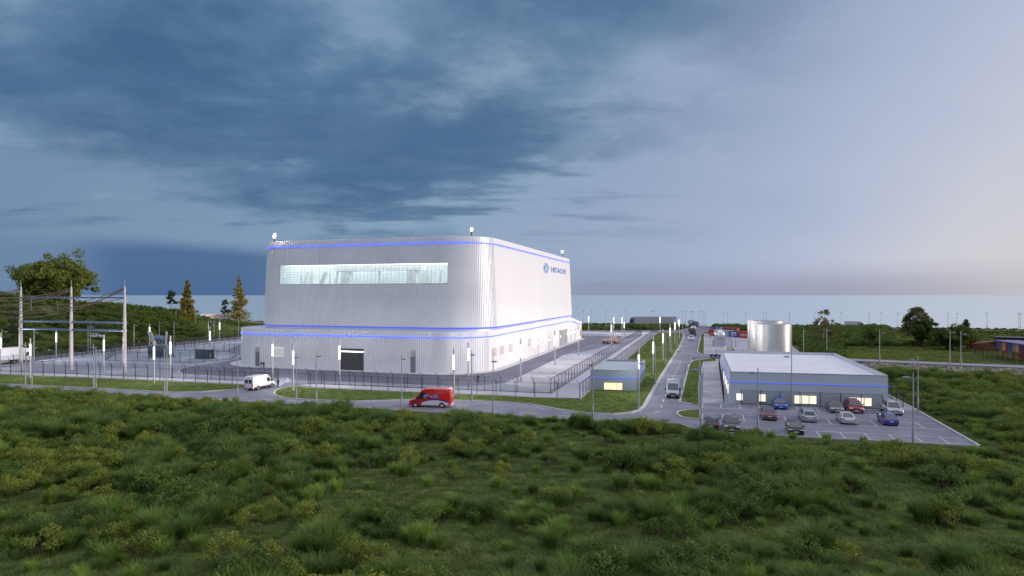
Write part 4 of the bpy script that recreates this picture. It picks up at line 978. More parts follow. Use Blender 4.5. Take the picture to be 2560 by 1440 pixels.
for nm, where, L_, pr, rz in rows:
    for i, (x, yt, yb) in enumerate(sorted(L_)):
        g = G(x, yb); s = (yb - yt) * g.y / F / 8.2
        place(pr, g, rz + random.uniform(-.3, .3), 'unlit grey street lamp %s, %s from the left' % (where, ORD[i]), 'unlit street lamps', 'street lamp', max(.8, min(1.15, s)))
for i, (x, yt, yb) in enumerate(((2199, 825, 908.5), (2375, 825, 910), (2402, 828.6, 915))):
    p = at(x, 1600 * (H - PLAT) / (yb - HZ), PLAT); place(l1, p, -.8, 'pale street lamp on the road above the stone bank, %s from the left' % ORD[i], 'unlit street lamps', 'street lamp', (yb - yt) * p.y / F / 8.2)
def rayroad(px):
    """coast road point in a pixel column"""
    u = (px - CX) / F; best = min(range(len(CRP)), key=lambda i: abs(CRP[i].x / CRP[i].y - u)); return CRP[best]
cx_ = [1458, 1479, 1514, 1566, 1628, 1635.6, 1707, 1714, 1727, 1733, 1747, 1757, 1763, 1809, 1818, 1864, 1909, 1916.4, 1974, 2036, 2045, 2103, 2173, 2203.5, 2244, 2370, 2392, 2468, 2547, 2551]
for i, x in enumerate(cx_):
    p = rayroad(x).copy(); p.x = (x - CX) / F * p.y; p.y += (3.6 if i % 2 else -3.6); p.x = (x - CX) / F * p.y
    place(l1, p - Vector((0, 0, .1)), math.pi / 2 * (1 if i % 2 else -1) + random.uniform(-.9, .9), 'distant street lamp along the coast road, %s from the left' % ORD[i], 'street lamps of the coast road', 'street lamp', 1.05)
hl = [(5, 823), (78, 806), (85, 826), (144, 804), (220, 813.6), (226, 812), (335, 808), (398, 803), (435, 804), (440, 790), (489, 790), (521, 800), (535, 798), (596, 793)]
for i, (x, yt) in enumerate(hl):
    D = 14080 / (yt - HZ); p = at(x, D); p.z = terr1(p.x, p.y)
    place(l1, p, random.uniform(-.4, .4), 'thin pale street lamp at the foot of the hill, %s from the left' % ORD[i], 'street lamps by the hill', 'street lamp', max(.7, (17 + (HZ - yt) * D / F - p.z) / 8.2))
for i, (x, yt, yb) in enumerate(((416.7, 742, 776), (652, 768, 806), (647, 790, 810))):
    p = cast(x, yb); place(l1, p, 0, 'thin pale street lamp on the skyline of the hill, %s from the left' % ORD[i if i == 0 else 3 - i], 'street lamps by the hill', 'street lamp', (yb - yt) * p.y / F / 8.2)
dropproto(l0); dropproto(l1)
# ================================================================= SUBSTATION
P3 = [G(52, 919), G(178, 923.6), G(311.6, 929.7)]
gan = empty('substation_gantry', P3[1], 0, 'tall steel gantry of three tapered masts with cross beams and cables', 'power gantry')
for p in P3:
    b = MB(); b.tube([(0, 0, 0), (0, 0, .1), (0, 0, 11), (0, 0, 18.9)], [.62, .42, .33, .21], 14); b.tube([(0, 0, 16.3), (0, 0, 16.6)], .3, 12); b.tube([(0, 0, 10.7), (0, 0, 11.1)], .42, 12); b.tube([(0, 0, 8.9), (0, 0, 9.3)], .44, 12)
    o = b.obj('mast', M['palepole'], gan, 40); o.location = p - P3[1]
    b = MB(); b.tube([(0, 0, 18.9), (0, 0, 20.5)], [.06, .03], 8); o2 = b.obj('spire', M['steel'], gan); o2.location = p - P3[1]
for a, c in zip(P3, P3[1:]):
    for z, w in ((16.45, .26), (10.9, .3), (9.1, .3)):
        b = MB(); b.tube([a - P3[1] + Vector((0, 0, z)), c - P3[1] + Vector((0, 0, z))], w * .75, 8); b.obj('cross_beam', M['bluesteel'], gan, 40)
cab = [(2, 18.6, -70, 752, 128, 2.6), (2, 18.5, -70, 768, 126, 3.0), (2, 18.4, -70, 783, 124, 3.0), (1, 18.6, -70, 738, 124, 1.2), (1, 18.4, -70, 746, 122, 1.4), (1, 18.2, -70, 757, 120, 1.6), (0, 18.6, -70, 734, 112, .4), (0, 18.4, -70, 741, 110, .5), (2, 16.4, -70, 778, 118, 1.0)]
for i, (k, z, px, py, D, sag) in enumerate(cab):
    a = P3[k] + Vector((0, 0, z)); c = at(px, D, H - (py - HZ) / F * D)
    pts = [a.lerp(c, t) - Vector((0, 0, 4 * sag * t * (1 - t))) for t in np.linspace(0, 1, 17)]
    b = MB(); b.tube([p - a for p in pts], 0.085, 6); o = b.obj('power_cable', M['cable'], None, 60); o.location = a
    tag(o, 'brown power cable sagging left from the %s gantry mast, %s of its bundle' % (('left', 'middle', 'right')[k], ORD[i % 3]), 'power cable', 'power cables of the gantry')
tg = mat('grey_green_casing', (0.16, 0.22, 0.25), rough=.5)
p = G(404, 893); tr = empty('power_transformer', p, R_(-16), 'large grey power transformer with slanting bushings and an oil drum on top', 'transformer', 'transformers')
b = MB(); b.box(-2.9, 2.9, -1.3, 1.3, .3, 3.2); b.box(-3.1, 3.1, -1.5, 1.5, 3.2, 3.35); b.box(-3.3, 3.3, -1.6, 1.6, 0, .3); b.obj('casing', tg, tr)
b = MB()
for i in range(14): b.box(-2.7 + i * .4, -2.62 + i * .4, -1.9, -1.3, .7, 2.9)
b.obj('cooling_fins', tg, tr)
b = MB(); b.tube([(-2.6, .4, 5.2), (-2.5, .4, 5.2), (.1, .4, 5.2), (.2, .4, 5.2)], [.4, .66, .66, .4], 16); b.obj('oil_drum', M['bluesteel'], tr, 40)
b = MB(); b.box(-2.2, -2.0, .3, .5, 3.3, 4.8); b.box(-.4, -.2, .3, .5, 3.3, 4.8); b.obj('drum_bracket', tg, tr)
for x0, x1 in ((-1.9, -4.0), (-1.2, -3.2), (1.2, 2.3)):
    b = MB(); n = 26; a, c = Vector((x0, 0, 2.2)), Vector((x1, -.6, 7.0))
    b.tube([a.lerp(c, i / n) for i in range(n + 1)], [.34 if i % 2 else .24 for i in range(n + 1)], 10); b.obj('bushing', M['palepole'], tr, 60)
p = G(512, 896); tr2 = empty('power_transformer', p, R_(-14), 'smaller dark transformer with rows of white insulators left of the hall', 'transformer', 'transformers')
b = MB(); b.box(-2, 2, -1.2, 1.2, .2, 2.4); b.box(-2.1, 2.1, -1.3, 1.3, 2.4, 2.5); b.box(-2.2, 2.2, -1.4, 1.4, 0, .2); b.obj('casing', mat('dark_green_casing', (.07, .11, .12), rough=.5), tr2)
for i in range(5):
    b = MB(); x = -1.5 + i * .6; b.tube([(x, 0, 2.5 + .08 * j) for j in range(14)], [.13 if j % 2 else .08 for j in range(14)], 8); b.obj('insulator', M['white'], tr2, 60)
b = MB(); b.tube([(-2.3, -.9, .3), (-2.3, -.9, 3.2)], .12, 8); b.tube([(2.4, -.9, .3), (2.4, -.9, 1.6)], .2, 8); b.obj('cooling_pipe', M['steel'], tr2, 40)
# ================================================================= VEHICLES  (local: +x forward, z up, base at wheels)
def carpaint(name, col, metal=0.3): return mat(name, col, rough=0.28, metal=metal, vary=0.04, coat=0.6)
def wheel(parent, x, y, r, w, rimm):
    o = MB(); sgn = 1 if y > 0 else -1
    o.tube([(0, -w / 2, 0), (0, -w * .42, 0), (0, w * .42, 0), (0, w / 2, 0)], [r * .92, r, r, r * .92], 18)
    t = o.obj('wheel', M['rubber'], parent, 40); t.location = (x, y, r)
    o = MB(); o.tube([(0, sgn * w * .4, 0), (0, sgn * (w / 2 + .012), 0)], [r * .66, r * .62], 14)
    for k in range(5):
        a = 2 * math.pi * k / 5; o.bar((0, sgn * (w / 2 + .02), 0), (math.cos(a) * r * .55, sgn * (w / 2 + .02), math.sin(a) * r * .55), .05, .03)
    o.obj('rim', rimm, t, 40)
def seg_panel(mb, p0, p1, y0, y1, off, t0=0.0, t1=1.0, mi=0):
    """thin panel lying on one segment of a side profile, reaching from y0 to y1 across the car"""
    a, c = Vector((p0[0], 0, p0[1])), Vector((p1[0], 0, p1[1])); q0, q1 = a.lerp(c, t0), a.lerp(c, t1)
    d = (c - a).normalized(); n = Vector((-d.z, 0, d.x))
    if n.z < 0 and abs(n.z) > .2: n = -n
    vs = []
    for o in (off - .03, off):
        for q, sc in ((q0, 1.0), (q1, .94)):
            for y in (y0, y1): vs.append(q + n * o + Vector((0, y * sc, 0)))
    return mb.add(vs, [(0, 1, 3, 2), (4, 6, 7, 5), (0, 4, 5, 1), (2, 3, 7, 6), (0, 2, 6, 4), (1, 5, 7, 3)], mi)
def make_car(p, rz, paint, label, kind='hatch', s=1.0, tan=None, lights_on=False, bright_glass=False):
    K = dict(hatch=(4.3, 1.78, 1.48, .95, 1.75, -1.15, -1.95), sedan=(4.7, 1.82, 1.44, .9, 1.55, -1.0, -1.55), wagon=(4.7, 1.82, 1.5, .95, 1.75, -1.75, -2.15), suv=(4.65, 1.95, 1.70, .85, 1.55, -1.65, -2.12), coupe=(4.6, 1.85, 1.36, .55, 1.35, -.75, -1.6))[kind]
    L, W_, Hh, rf, wsb, rr, rwb = K; h = L / 2; hw = W_ / 2; belt = Hh * (.62 if kind != 'suv' else .64); g0 = .2 if kind != 'suv' else .28
    t = empty('parked_car', p, rz, label, 'car', 'parked cars in the car park'); t.scale = (s, s, s)
    bz = belt - .02
    prof = [(h - .06, g0), (h, .42), (h - .03, .62), (h - .18, .74 * Hh / 1.48), (wsb - .12, belt - .03), (wsb - .5, belt + .03), (rwb + .25, belt + .04), (max(rwb, -h + .1), belt + .01), (-h + .04, .78 * Hh / 1.48), (-h, .5), (-h + .07, g0 + .02)]
    if kind in ('sedan', 'coupe'): prof[6] = (rwb + .1, belt + .03); prof[7] = (-h + .12, belt - .05)
    b = MB(); b.loft(prof, hw); b.obj('body', paint, t, 35, True)
    gl = MB(); r2 = hw * .70; g2 = hw * .93; zt = Hh - .05
    lo = [(wsb, g2 * .86), (wsb - .45, g2), (rwb + .35, g2), (rwb, g2 * .84)]; hi = [(rf, r2 * .92), (rf - .15, r2), (rr + .15, r2), (rr, r2 * .9)]
    ring0 = [(x, y, bz) for x, y in lo] + [(x, -y, bz) for x, y in reversed(lo)]; ring1 = [(x, y, zt) for x, y in hi] + [(x, -y, zt) for x, y in reversed(hi)]
    gl.add(ring0 + ring1, [(i, (i + 1) % 8, 8 + (i + 1) % 8, 8 + i) for i in range(8)] + [tuple(range(8, 16))]); gl.obj('windows', M['bluglass'] if bright_glass else M['glass'], t, 20, True)
    rf_ = MB(); top = [(x, y, zt - .01) for x, y in hi] + [(x, -y, zt - .01) for x, y in reversed(hi)]
    mid = [(x * .94 + (rf + rr) * .03, y * .9, Hh) for x, y, z in top]; rf_.add([(x * 1.01, y * 1.02, z) for x, y, z in top] + mid, [(i, (i + 1) % 8, 8 + (i + 1) % 8, 8 + i) for i in range(8)] + [tuple(range(8, 16))])
    for sy in (1, -1):
        for i, j in ((0, 0), (3, 3)): rf_.bar((lo[i][0], sy * lo[i][1] * 1.01, bz), (hi[j][0], sy * hi[j][1] * 1.01, zt), .09, .07)
        xm = (wsb + rwb) / 2 - .1; rf_.bar((xm, sy * g2 * 1.005, bz), (xm - .05, sy * r2 * 1.01, zt), .10, .05)
    rf_.obj('roof', paint, t, 40, True)
    wr = .33 if kind != 'suv' else .38
    for x in (h - .85, -h + .85):
        for y in (hw - .10, -hw + .10): wheel(t, x, y, wr, .22, M['rim'])
    k = MB()
    for x in (h - .85, -h + .85):
        for sy in (1, -1): k.tube([(x, sy * (hw - .3), wr + .02), (x, sy * (hw + .004), wr + .02)], wr * 1.16, 16)
    k.obj('wheel_arch', M['rubber'], t, 40)
    for sy in (1, -1):
        k = MB(); k.add([(h - .02, sy * (hw * .52), .62), (h - .02, sy * (hw * .9), .66), (h - .42, sy * (hw * .965), .76), (h - .30, sy * (hw * .5), .74), (h - .12, sy * hw * .6, .56), (h - .14, sy * hw * .9, .58)], [(0, 1, 2, 3), (4, 5, 1, 0), (3, 2, 5, 4), (0, 3, 4), (1, 5, 2)]); 
        o = k.obj('headlight', M['headl'], t, None, True); o.scale = (1.012, 1.012, Hh / 1.44)
        k = MB(); zz = .72 * Hh / 1.48; k.box(-h - .006, -h + .3, sy * hw * .96 - .24 * (sy > 0), sy * hw * .96 + .24 * (sy < 0), zz, zz + .17); k.obj('tail_light', M['taill'], t)
        k = MB(); k.box(wsb - .62, wsb - .48, min(sy * hw * .97, sy * (hw + .19)), max(sy * hw * .97, sy * (hw + .19)), belt + .02, belt + .17); k.obj('side_mirror', paint, t)
    k = MB(); k.box(h - .01, h + .02, -.26, .26, .36, .47); k.obj('number_plate', M['plate'], t)
    k = MB(); k.box(-h - .02, -h + .06, -.26, .26, .56 if kind != 'suv' else .66, .67 if kind != 'suv' else .78); k.obj('number_plate', M['plate'], t)
    k = MB(); k.box(h - .05, h + .012, -hw * .5, hw * .5, .5, .62); k.obj('grille', M['black'], t)
    if tan:
        k = MB(); k.box(h - .06, h + .03, -hw * .6, hw * .6, .26, .34); k.obj('bumper_trim', tan, t)
    return t
def carat(px, py, toward, **k):
    g = G(px, py); a = math.atan2(E2.y, E2.x) if toward else math.atan2(-E2.y, -E2.x)
    d = Vector((math.cos(a), math.sin(a), 0)); c = g - E2 * 2.1       # px,py is the near end of the car
    return make_car(c, a + k.pop('da', 0), **k)
carat(1953, 1024.5, True, paint=carpaint('blue_car_paint', (0.02, 0.09, 0.42)), label='bright blue hatchback facing the viewer in the row by the office', kind='hatch')
carat(1923.5, 1052, False, paint=carpaint('plum_car_paint', (0.13, 0.085, 0.11)), label='dark plum brown saloon seen from behind in the middle row', kind='sedan', da=.03)
carat(2024, 1056.5, False, paint=carpaint('silver_car_paint', (0.38, 0.42, 0.48), .5), label='silver grey estate car seen from behind in the middle row', kind='wagon')
carat(1991, 1088.5, True, paint=carpaint('black_car_paint', (0.012, 0.012, 0.016)), label='black hatchback facing the viewer in the nearest row', kind='hatch', bright_glass=True)
carat(1779, 1077, False, paint=carpaint('dark_grey_car_paint', (0.05, 0.055, 0.06)), label='dark grey estate car seen from behind at the near left corner', kind='wagon', da=-.02)
carat(1829, 1081, True, paint=carpaint('bronze_grey_paint', (0.10, 0.085, 0.075)), label='brownish grey off-road car with roof box at the near left of the car park', kind='suv', da=.02, tan=M['steel'])
carat(2093, 1033, True, paint=carpaint('slate_car_paint', (0.16, 0.19, 0.21), .5), label='slate grey saloon facing the viewer left of the red car', kind='sedan')
carat(2141, 1034, True, paint=carpaint('red_car_paint', (0.30, 0.015, 0.02)), label='dark red off-road car with silver bumper trim facing the viewer', kind='suv', tan=M['steel'])
carat(2238, 1038.5, True, paint=carpaint('pale_silver_paint', (0.46, 0.49, 0.54), .5), label='large pale silver off-road car facing the viewer at the right end', kind='suv', s=1.03)
carat(2123, 1062, False, paint=carpaint('bright_silver_paint', (0.56, 0.59, 0.62), .5), label='bright silver coupe seen from behind in the middle row', kind='coupe')
carat(2230, 1066, False, paint=carpaint('deep_blue_paint', (0.035, 0.05, 0.30)), label='deep blue compact car with white plate seen from behind', kind='hatch', s=.97)
def make_van(p, rz, paint, label, L=6.2, Hh=2.65, W_=2.02, nose=1.0, kindname='van', rearwin=True, hood=None, wm=None):
    t = empty('panel_van', p, rz, label, 'van', 'vans on the site roads'); h = L / 2; hw = W_ / 2
    prof = [(h - .08, .30), (h, .55), (h - .06, .95), (h - nose * .28, 1.12), (h - nose * .95, 1.30), (h - nose * 1.75, Hh * .90), (h - nose * 2.15, Hh - .05), (h - nose * 2.9, Hh), (-h + .15, Hh - .02), (-h + .03, Hh - .18), (-h, 1.0), (-h, .42), (-h + .08, .34)]
    b = MB(); b.loft(prof, hw); b.obj('body', paint, t, 35, True)
    k = MB(); seg_panel(k, prof[4], prof[5], -hw * .84, hw * .84, .035, .04, .96); k.obj('windscreen', M['bluglass'], t, None, True)
    x1, x0 = h - nose * 1.15, h - nose * 2.35
    for sy in (1, -1):
        y0, y1 = sorted((sy * hw * .97, sy * (hw + .012)))
        k = MB(); k.add([(x1 - .12, sy * (hw + .012), 1.32), (x0, sy * (hw + .012), 1.30), (x0, sy * (hw + .004), Hh * .80), (x1 - nose * .62, sy * (hw + .004), Hh * .80), (x1 - .12, sy * hw * .9, 1.32), (x0, sy * hw * .9, 1.30), (x0, sy * hw * .9, Hh * .80), (x1 - nose * .62, sy * hw * .9, Hh * .80)], [(0, 1, 2, 3), (0, 4, 5, 1), (2, 6, 7, 3), (1, 5, 6, 2), (3, 7, 4, 0)]); k.obj('side_window', M['glass'], t, None, True)
        k = MB(); k.box(x1 - .1, x1 + .1, min(sy * hw, sy * (hw + .25)), max(sy * hw, sy * (hw + .25)), 1.25, 1.6); k.obj('side_mirror', M['black'], t)
        k = MB(); k.add([(h + .005, sy * hw * .55, .78), (h + .005, sy * hw * .9, .82), (h - .38, sy * hw * .985, 1.06), (h - .2, sy * hw * .58, 1.0), (h - .06, sy * hw * .6, .72)], [(0, 1, 2, 3), (4, 1, 0), (4, 0, 3), (4, 3, 2, 1)]); k.obj('headlight', M['headl'], t, None, True).scale = (1.01, 1.01, 1.0)
        k = MB(); k.box(-h - .012, -h + .1, sy * hw * .95 - .16 * (sy > 0), sy * hw * .95 + .16 * (sy < 0), .78, 1.35); k.obj('tail_light', M['taill'], t)
        k = MB(); k.box(-h + .25, h - .3, min(sy * (hw - .02), sy * (hw + .015)), max(sy * (hw - .02), sy * (hw + .015)), .38, .62); 
        if not wm: k.obj('side_trim', M['black'], t)
        else: pass
        if rearwin:
            k = MB(); k.box(-h - .012, -h + .05, min(sy * .1, sy * hw * .72), max(sy * .1, sy * hw * .72), 1.35, Hh - .55); k.obj('rear_window', M['glass'], t)
    for x in (h - 1.0 * (nose ** .3), -h + 1.35):
        for y in (hw - .1, -hw + .1): wheel(t, x, y, .37, .25, M['rim'] if not wm else wm)
    k = MB()
    for x in (h - 1.0 * (nose ** .3), -h + 1.35):
        for sy in (1, -1): k.tube([(x, sy * (hw - .3), .4), (x, sy * (hw + .02), .4)], .44, 16)
    k.obj('wheel_arch', M['black'], t, 40)
    k = MB(); k.box(h - .2, h + .03, -hw * .92, hw * .92, .3, .58); k.obj('front_bumper', M['black'] if not wm else paint, t)
    k = MB(); k.box(h - .03, h + .015, -hw * .5, hw * .5, .68, .88); k.obj('grille', M['black'], t)
    k = MB(); k.box(-h - .06, -h + .1, -hw * .93, hw * .93, .34, .56); k.obj('rear_bumper', M['black'] if not wm else M['white'], t)
    for x in (h + .035, -h - .065):
        k = MB(); k.box(x - .01, x + .01, -.26, .26, .40, .52); k.obj('number_plate', M['plate'], t)
    return t
# white van leaving through the gateway (rear three quarter view)
a, c = G(622, 979), G(676, 968); d = (c - a).normalized()
make_van((a + c) / 2 + Vector((-.3, .8, 0)), math.atan2(d.y, d.x), M['white'], 'white panel van with red tail lights turning into the gateway', L=6.0, Hh=2.55)
v = make_van(G(1681.5, 996) + Vector((0.28, 0.96, 0)) * 2.6, math.atan2(-.96, -.27), carpaint('grey_van_paint', (.30, .33, .37), .5), 'silver grey van driving towards the viewer on the access road', L=5.9, Hh=2.6)
# red mail van
RV = G(1076, 1019.5); RVp = Vector((RV.x, RV.y + 1.1, 0)); rva = math.pi + math.atan2(-.135, 1)
redp = carpaint('red_van_paint', (0.60, 0.016, 0.014), 0.0)
rv = make_van(RVp, rva, redp, 'red delivery van with blue and white lettering on the front road', L=6.5, Hh=2.85, W_=2.1, nose=1.12, rearwin=False, wm=mat('pink_rim', (.62, .45, .45), rough=.4))
navy = mat('navy_sign', (0.02, 0.045, 0.22), rough=.4); hw = 1.05
for sy in (1, -1):
    yy = sy * (hw + .018)
    k = MB(); k.box(-1.45, 1.0, min(yy, yy - sy * .06), max(yy, yy - sy * .06), 1.42, 2.02); k.obj('side_sign', navy, rv)
    k = MB(); n = 24; xs = [1.25 - 4.2 * i / n for i in range(n + 1)]; cur = lambda x: .82 + .44 * math.sin(max(0, min(1, (1.25 - x) / 4.2)) * math.pi) ** .8
    k.add([(x, sy * (hw + .012), .42) for x in xs] + [(x, sy * (hw + .012), cur(x) - .1) for x in xs], [(i, i + 1, n + 2 + i, n + 1 + i) for i in range(n)]); k.obj('white_flank', M['white'], rv)
    k = MB(); k.add([(x, sy * (hw + .014), cur(x) - .1) for x in xs] + [(x, sy * (hw + .014), cur(x) + .10 * (1.25 - x) / 4.2 + .01) for x in xs], [(i, i + 1, n + 2 + i, n + 1 + i) for i in range(n)]); k.obj('blue_swoosh', mat('royal_blue', (.015, .015, .30), rough=.4), rv)
    k = MB(); m_ = 24; k.tube([(-.28, yy, 1.72), (-.28, yy + sy * .012, 1.72)], .30, 24); k.obj('round_emblem', redp, rv, 40)
    k = MB(); Y = yy + sy * .02; k.add([(-.08, Y, 1.84), (-.02, Y, 1.76), (-.30, Y, 1.58), (-.50, Y, 1.70), (-.26, Y, 1.68), (-.46, Y, 1.78), (-.22, Y, 1.74)], [(0, 6, 1), (6, 4, 2, 1), (4, 3, 2), (6, 5, 4)]); k.obj('emblem_wing', M['white'], rv, None, True)
    for txt, x, z in (('CANADA', .48, 1.86), ('POST', .66, 1.58), ('POSTES', -.92, 1.86), ('CANADA', -.92, 1.58)):
        tm = text_mesh(txt, .26, .006, bold=.006); tm.materials.append(M['white'])
        for q in tm.vertices: q.co = (x + q.co.x * (1 if sy < 0 else -1) * .82, yy + sy * (.008 + q.co.z), z + q.co.y)
        mobj('lettering', tm, rv)
k = MB()
for (y0, z0, w_) in ((-.55, 1.85, .5), (-.5, 1.7, .6), (-.42, 1.5, .3), (.45, 1.75, .16)): k.box(-3.275, -3.26, y0, y0 + w_, z0, z0 + .07)
k.obj('rear_marking', M['white'], rv)
# ---------------- lorries
def make_truck(p, rz, cabm, label, cargo='box', cargom=None, L=13.5, ch=4.0, frontm=None, bh=2.75, wide=2.5):
    t = empty('lorry', p, rz, label, 'truck', 'trucks on the roads'); hw = wide / 2
    # origin: cab front at x=0, the rest behind
    prof = [(-.05, .45), (0, .8), (-.02, 1.7), (-.22, ch * .72), (-.7, ch * .86), (-1.2, ch * .93), (-2.1, ch * .95), (-2.2, ch * .9), (-2.2, .8), (-1.9, .6)]
    b = MB(); b.loft(prof, hw); b.obj('cab', cabm, t, 35, True)
    k = MB(); seg_panel(k, prof[2], prof[3], -hw * .86, hw * .86, .03, .1, .9); k.obj('windscreen', M['glass'], t, None, True)
    k = MB(); k.box(-.06, .03, -hw * .7, hw * .7, .75, 1.5); k.obj('grille', M['black'], t)
    for sy in (1, -1):
        k = MB(); k.box(-1.5, -.45, min(sy * hw * .97, sy * (hw + .015)), max(sy * hw * .97, sy * (hw + .015)), 1.75, ch * .66); k.obj('side_window', M['glass'], t)
        k = MB(); k.box(-.02, .035, sy * hw * .62 - .16, sy * hw * .62 + .16, .6, .8); k.obj('headlight', M['headl'], t)
        k = MB(); k.box(-.4, -.15, min(sy * hw, sy * (hw + .3)), max(sy * hw, sy * (hw + .3)), 1.9, 2.7); k.obj('side_mirror', M['black'], t)
    xs = [-1.3] + ([-4.6] if cargo else [-4.1, -5.4])
    if cargo: xs += [-2.6 - L + 1.6, -2.6 - L + 2.9, -2.6 - L + 4.2]
    for x in xs:
        for sy in (1, -1): wheel(t, x, sy * (hw - .18), .5, .34, M['rim'])
    k = MB(); k.box(-2.6 - (L if cargo else 3.6), -.5, -.5, .5, .62, .95)
    k.obj('chassis', M['black'], t)
    if cargo == 'box':
        k = MB(); k.box(-2.6 - L, -2.6, -hw, hw, 1.15, ch); k.box(-2.6 - L - .03, -2.6 + .03, -hw - .02, hw + .02, 1.05, 1.2); k.box(-2.6 - L - .02, -2.6 + .02, -hw - .02, hw + .02, ch - .1, ch + .01); k.obj('trailer_body', cargom, t)
        k = MB()
        for sy in (1, -1): k.box(-2.6 - L + 5.2, -5.8, sy * hw - .03, sy * hw + .03, .5, 1.0)
        k.obj('side_skirt', M['pole'], t)
    if cargo == 'tank':
        k = MB(); k.tube([(-2.7, 0, 2.5), (-2.8, 0, 2.5), (-2.55 - L, 0, 2.5), (-2.65 - L, 0, 2.5)], [.9, 1.25, 1.25, .9], 24); k.obj('tank_body', M['chrome'], t, 40)
        k = MB(); k.box(-2.5 - L, -3, -.5, .5, 3.72, 3.8); k.box(-2.4 - L, -3, -1, 1, 1.05, 1.2); k.obj('walkway', M['steel'], t)
    return t
whitetr = M['white']
def along(p, q): d = (q - p).normalized(); return math.atan2(d.y, d.x)
lt0, lt1 = at(-70, 150.5), at(71, 163.5)
make_truck(lt1, along(lt0, lt1), whitetr, 'white articulated truck at the left edge, behind the substation fence', 'box', mat('white_trailer', (.70, .71, .74), rough=.4, vary=.04), 13.2, 4.0)
vp0, vp1 = min(CRP, key=lambda q: abs(q.x / q.y * F + CX - 507)), min(CRP, key=lambda q: abs(q.x / q.y * F + CX - 574))
L_ = (vp1 - vp0).length
vt = make_truck(vp1, along(vp0, vp1), whitetr, 'cream white truck with red lettering on the hill road between the conifers', 'box', mat('cream_trailer', (.62, .60, .56), rough=.5), L_ - 2.6, 3.9)
for sy in (-1, 1):
    for txt, sz, x, z in (('VP', 1.75, -2.6 - (L_ - 2.6) * .50, 2.6), ('=', 1.3, -2.6 - (L_ - 2.6) * .66, 2.5), ('--', 1.0, -2.6 - (L_ - 2.6) * .27, 2.45)):
        tm = text_mesh(txt, sz, .01, shear=.35, bold=.05); tm.materials.append(mat('red_lettering', (.45, .03, .04), rough=.5))
        for q in tm.vertices: q.co = (x + q.co.x * (1 if sy < 0 else -1) * 1.3, sy * (1.28 + q.co.z), z + q.co.y)
        mobj('lettering', tm, vt)
def roadtruck(px_front, px_back, label, cabm, cm, ch, **k):
    f_ = min(CRP, key=lambda q: abs(q.x / q.y * F + CX - px_front)); b_ = min(CRP, key=lambda q: abs(q.x / q.y * F + CX - px_back))
    Lt = (f_ - b_).length; return make_truck(f_ , along(b_, f_), cabm, label, 'box', cm, Lt - 2.6, ch, **k)
roadtruck(1568, 1686, 'very long silver box truck on the coast road beyond the yard', mat('dark_blue_cab', (.10, .14, .2), rough=.4), mat('silver_trailer', (.42, .42, .47), rough=.35, metal=.5), 4.9, wide=2.9)
roadtruck(2162, 2110, 'white box truck on the coast road between the right hand trees', M['pole'], mat('grey_white_trailer', (.60, .60, .62), rough=.5), 3.7)
tf, tb_ = at(1741, 331), at(1721, 346); make_truck(tf, along(tb_, tf), M['black'], 'silver tanker truck with a dark cab coming off the coast road', 'tank', None, 9.5, 3.5)
tf = at(1730, 268); make_truck(tf, along(at(1736, 284), tf), mat('dark_brown_cab', (.05, .035, .03), rough=.4), 'dark cabbed truck driving down the far end of the access road', 'tank', None, 9, 3.4)
make_truck(G(1834, 896), along(G(1783, 896), G(1834, 897)), mat('cream_cab', (.55, .50, .45), rough=.4), 'cream tractor unit without a trailer parked behind the office', None, None, 3, 3.4)
g = G(1728, 851); 
def loose_car(p, rz, paint, label, kind, s=1.0):
    o = make_car(p, rz, paint, label, kind, s); o['group'] = 'cars on the roads'; o.name = 'car'; return o
loose_car(g + Vector((0.27, .96, 0)) * 2.2, along(at(1732, 260), g), M['white'], 'white car following the access road towards the viewer', 'suv', 1.05)
hc_ = cast(237, 846.5); loose_car(hc_ + Vector((0, 0, .25)), R_(8), M['white'], 'white car half hidden by scrub on the hillside behind the substation', 'sedan', .9)
fp_ = mat('pink_beige_paint', (.55, .36, .30), rough=.5)
fa, fb = G(1509, 859), G(1549, 858.5); ft = make_truck(fb, along(fa, fb), fp_, 'pale pink flatbed truck parked by the inner fence', None, None, 3, 2.5, wide=2.2)
k = MB(); k.box(-6.2, -2.4, -1.1, 1.1, .95, 1.1); k.box(-6.2, -2.4, 1.04, 1.1, 1.1, 1.5); k.box(-6.2, -2.4, -1.1, -1.04, 1.1, 1.5); k.obj('flatbed', fp_, ft)
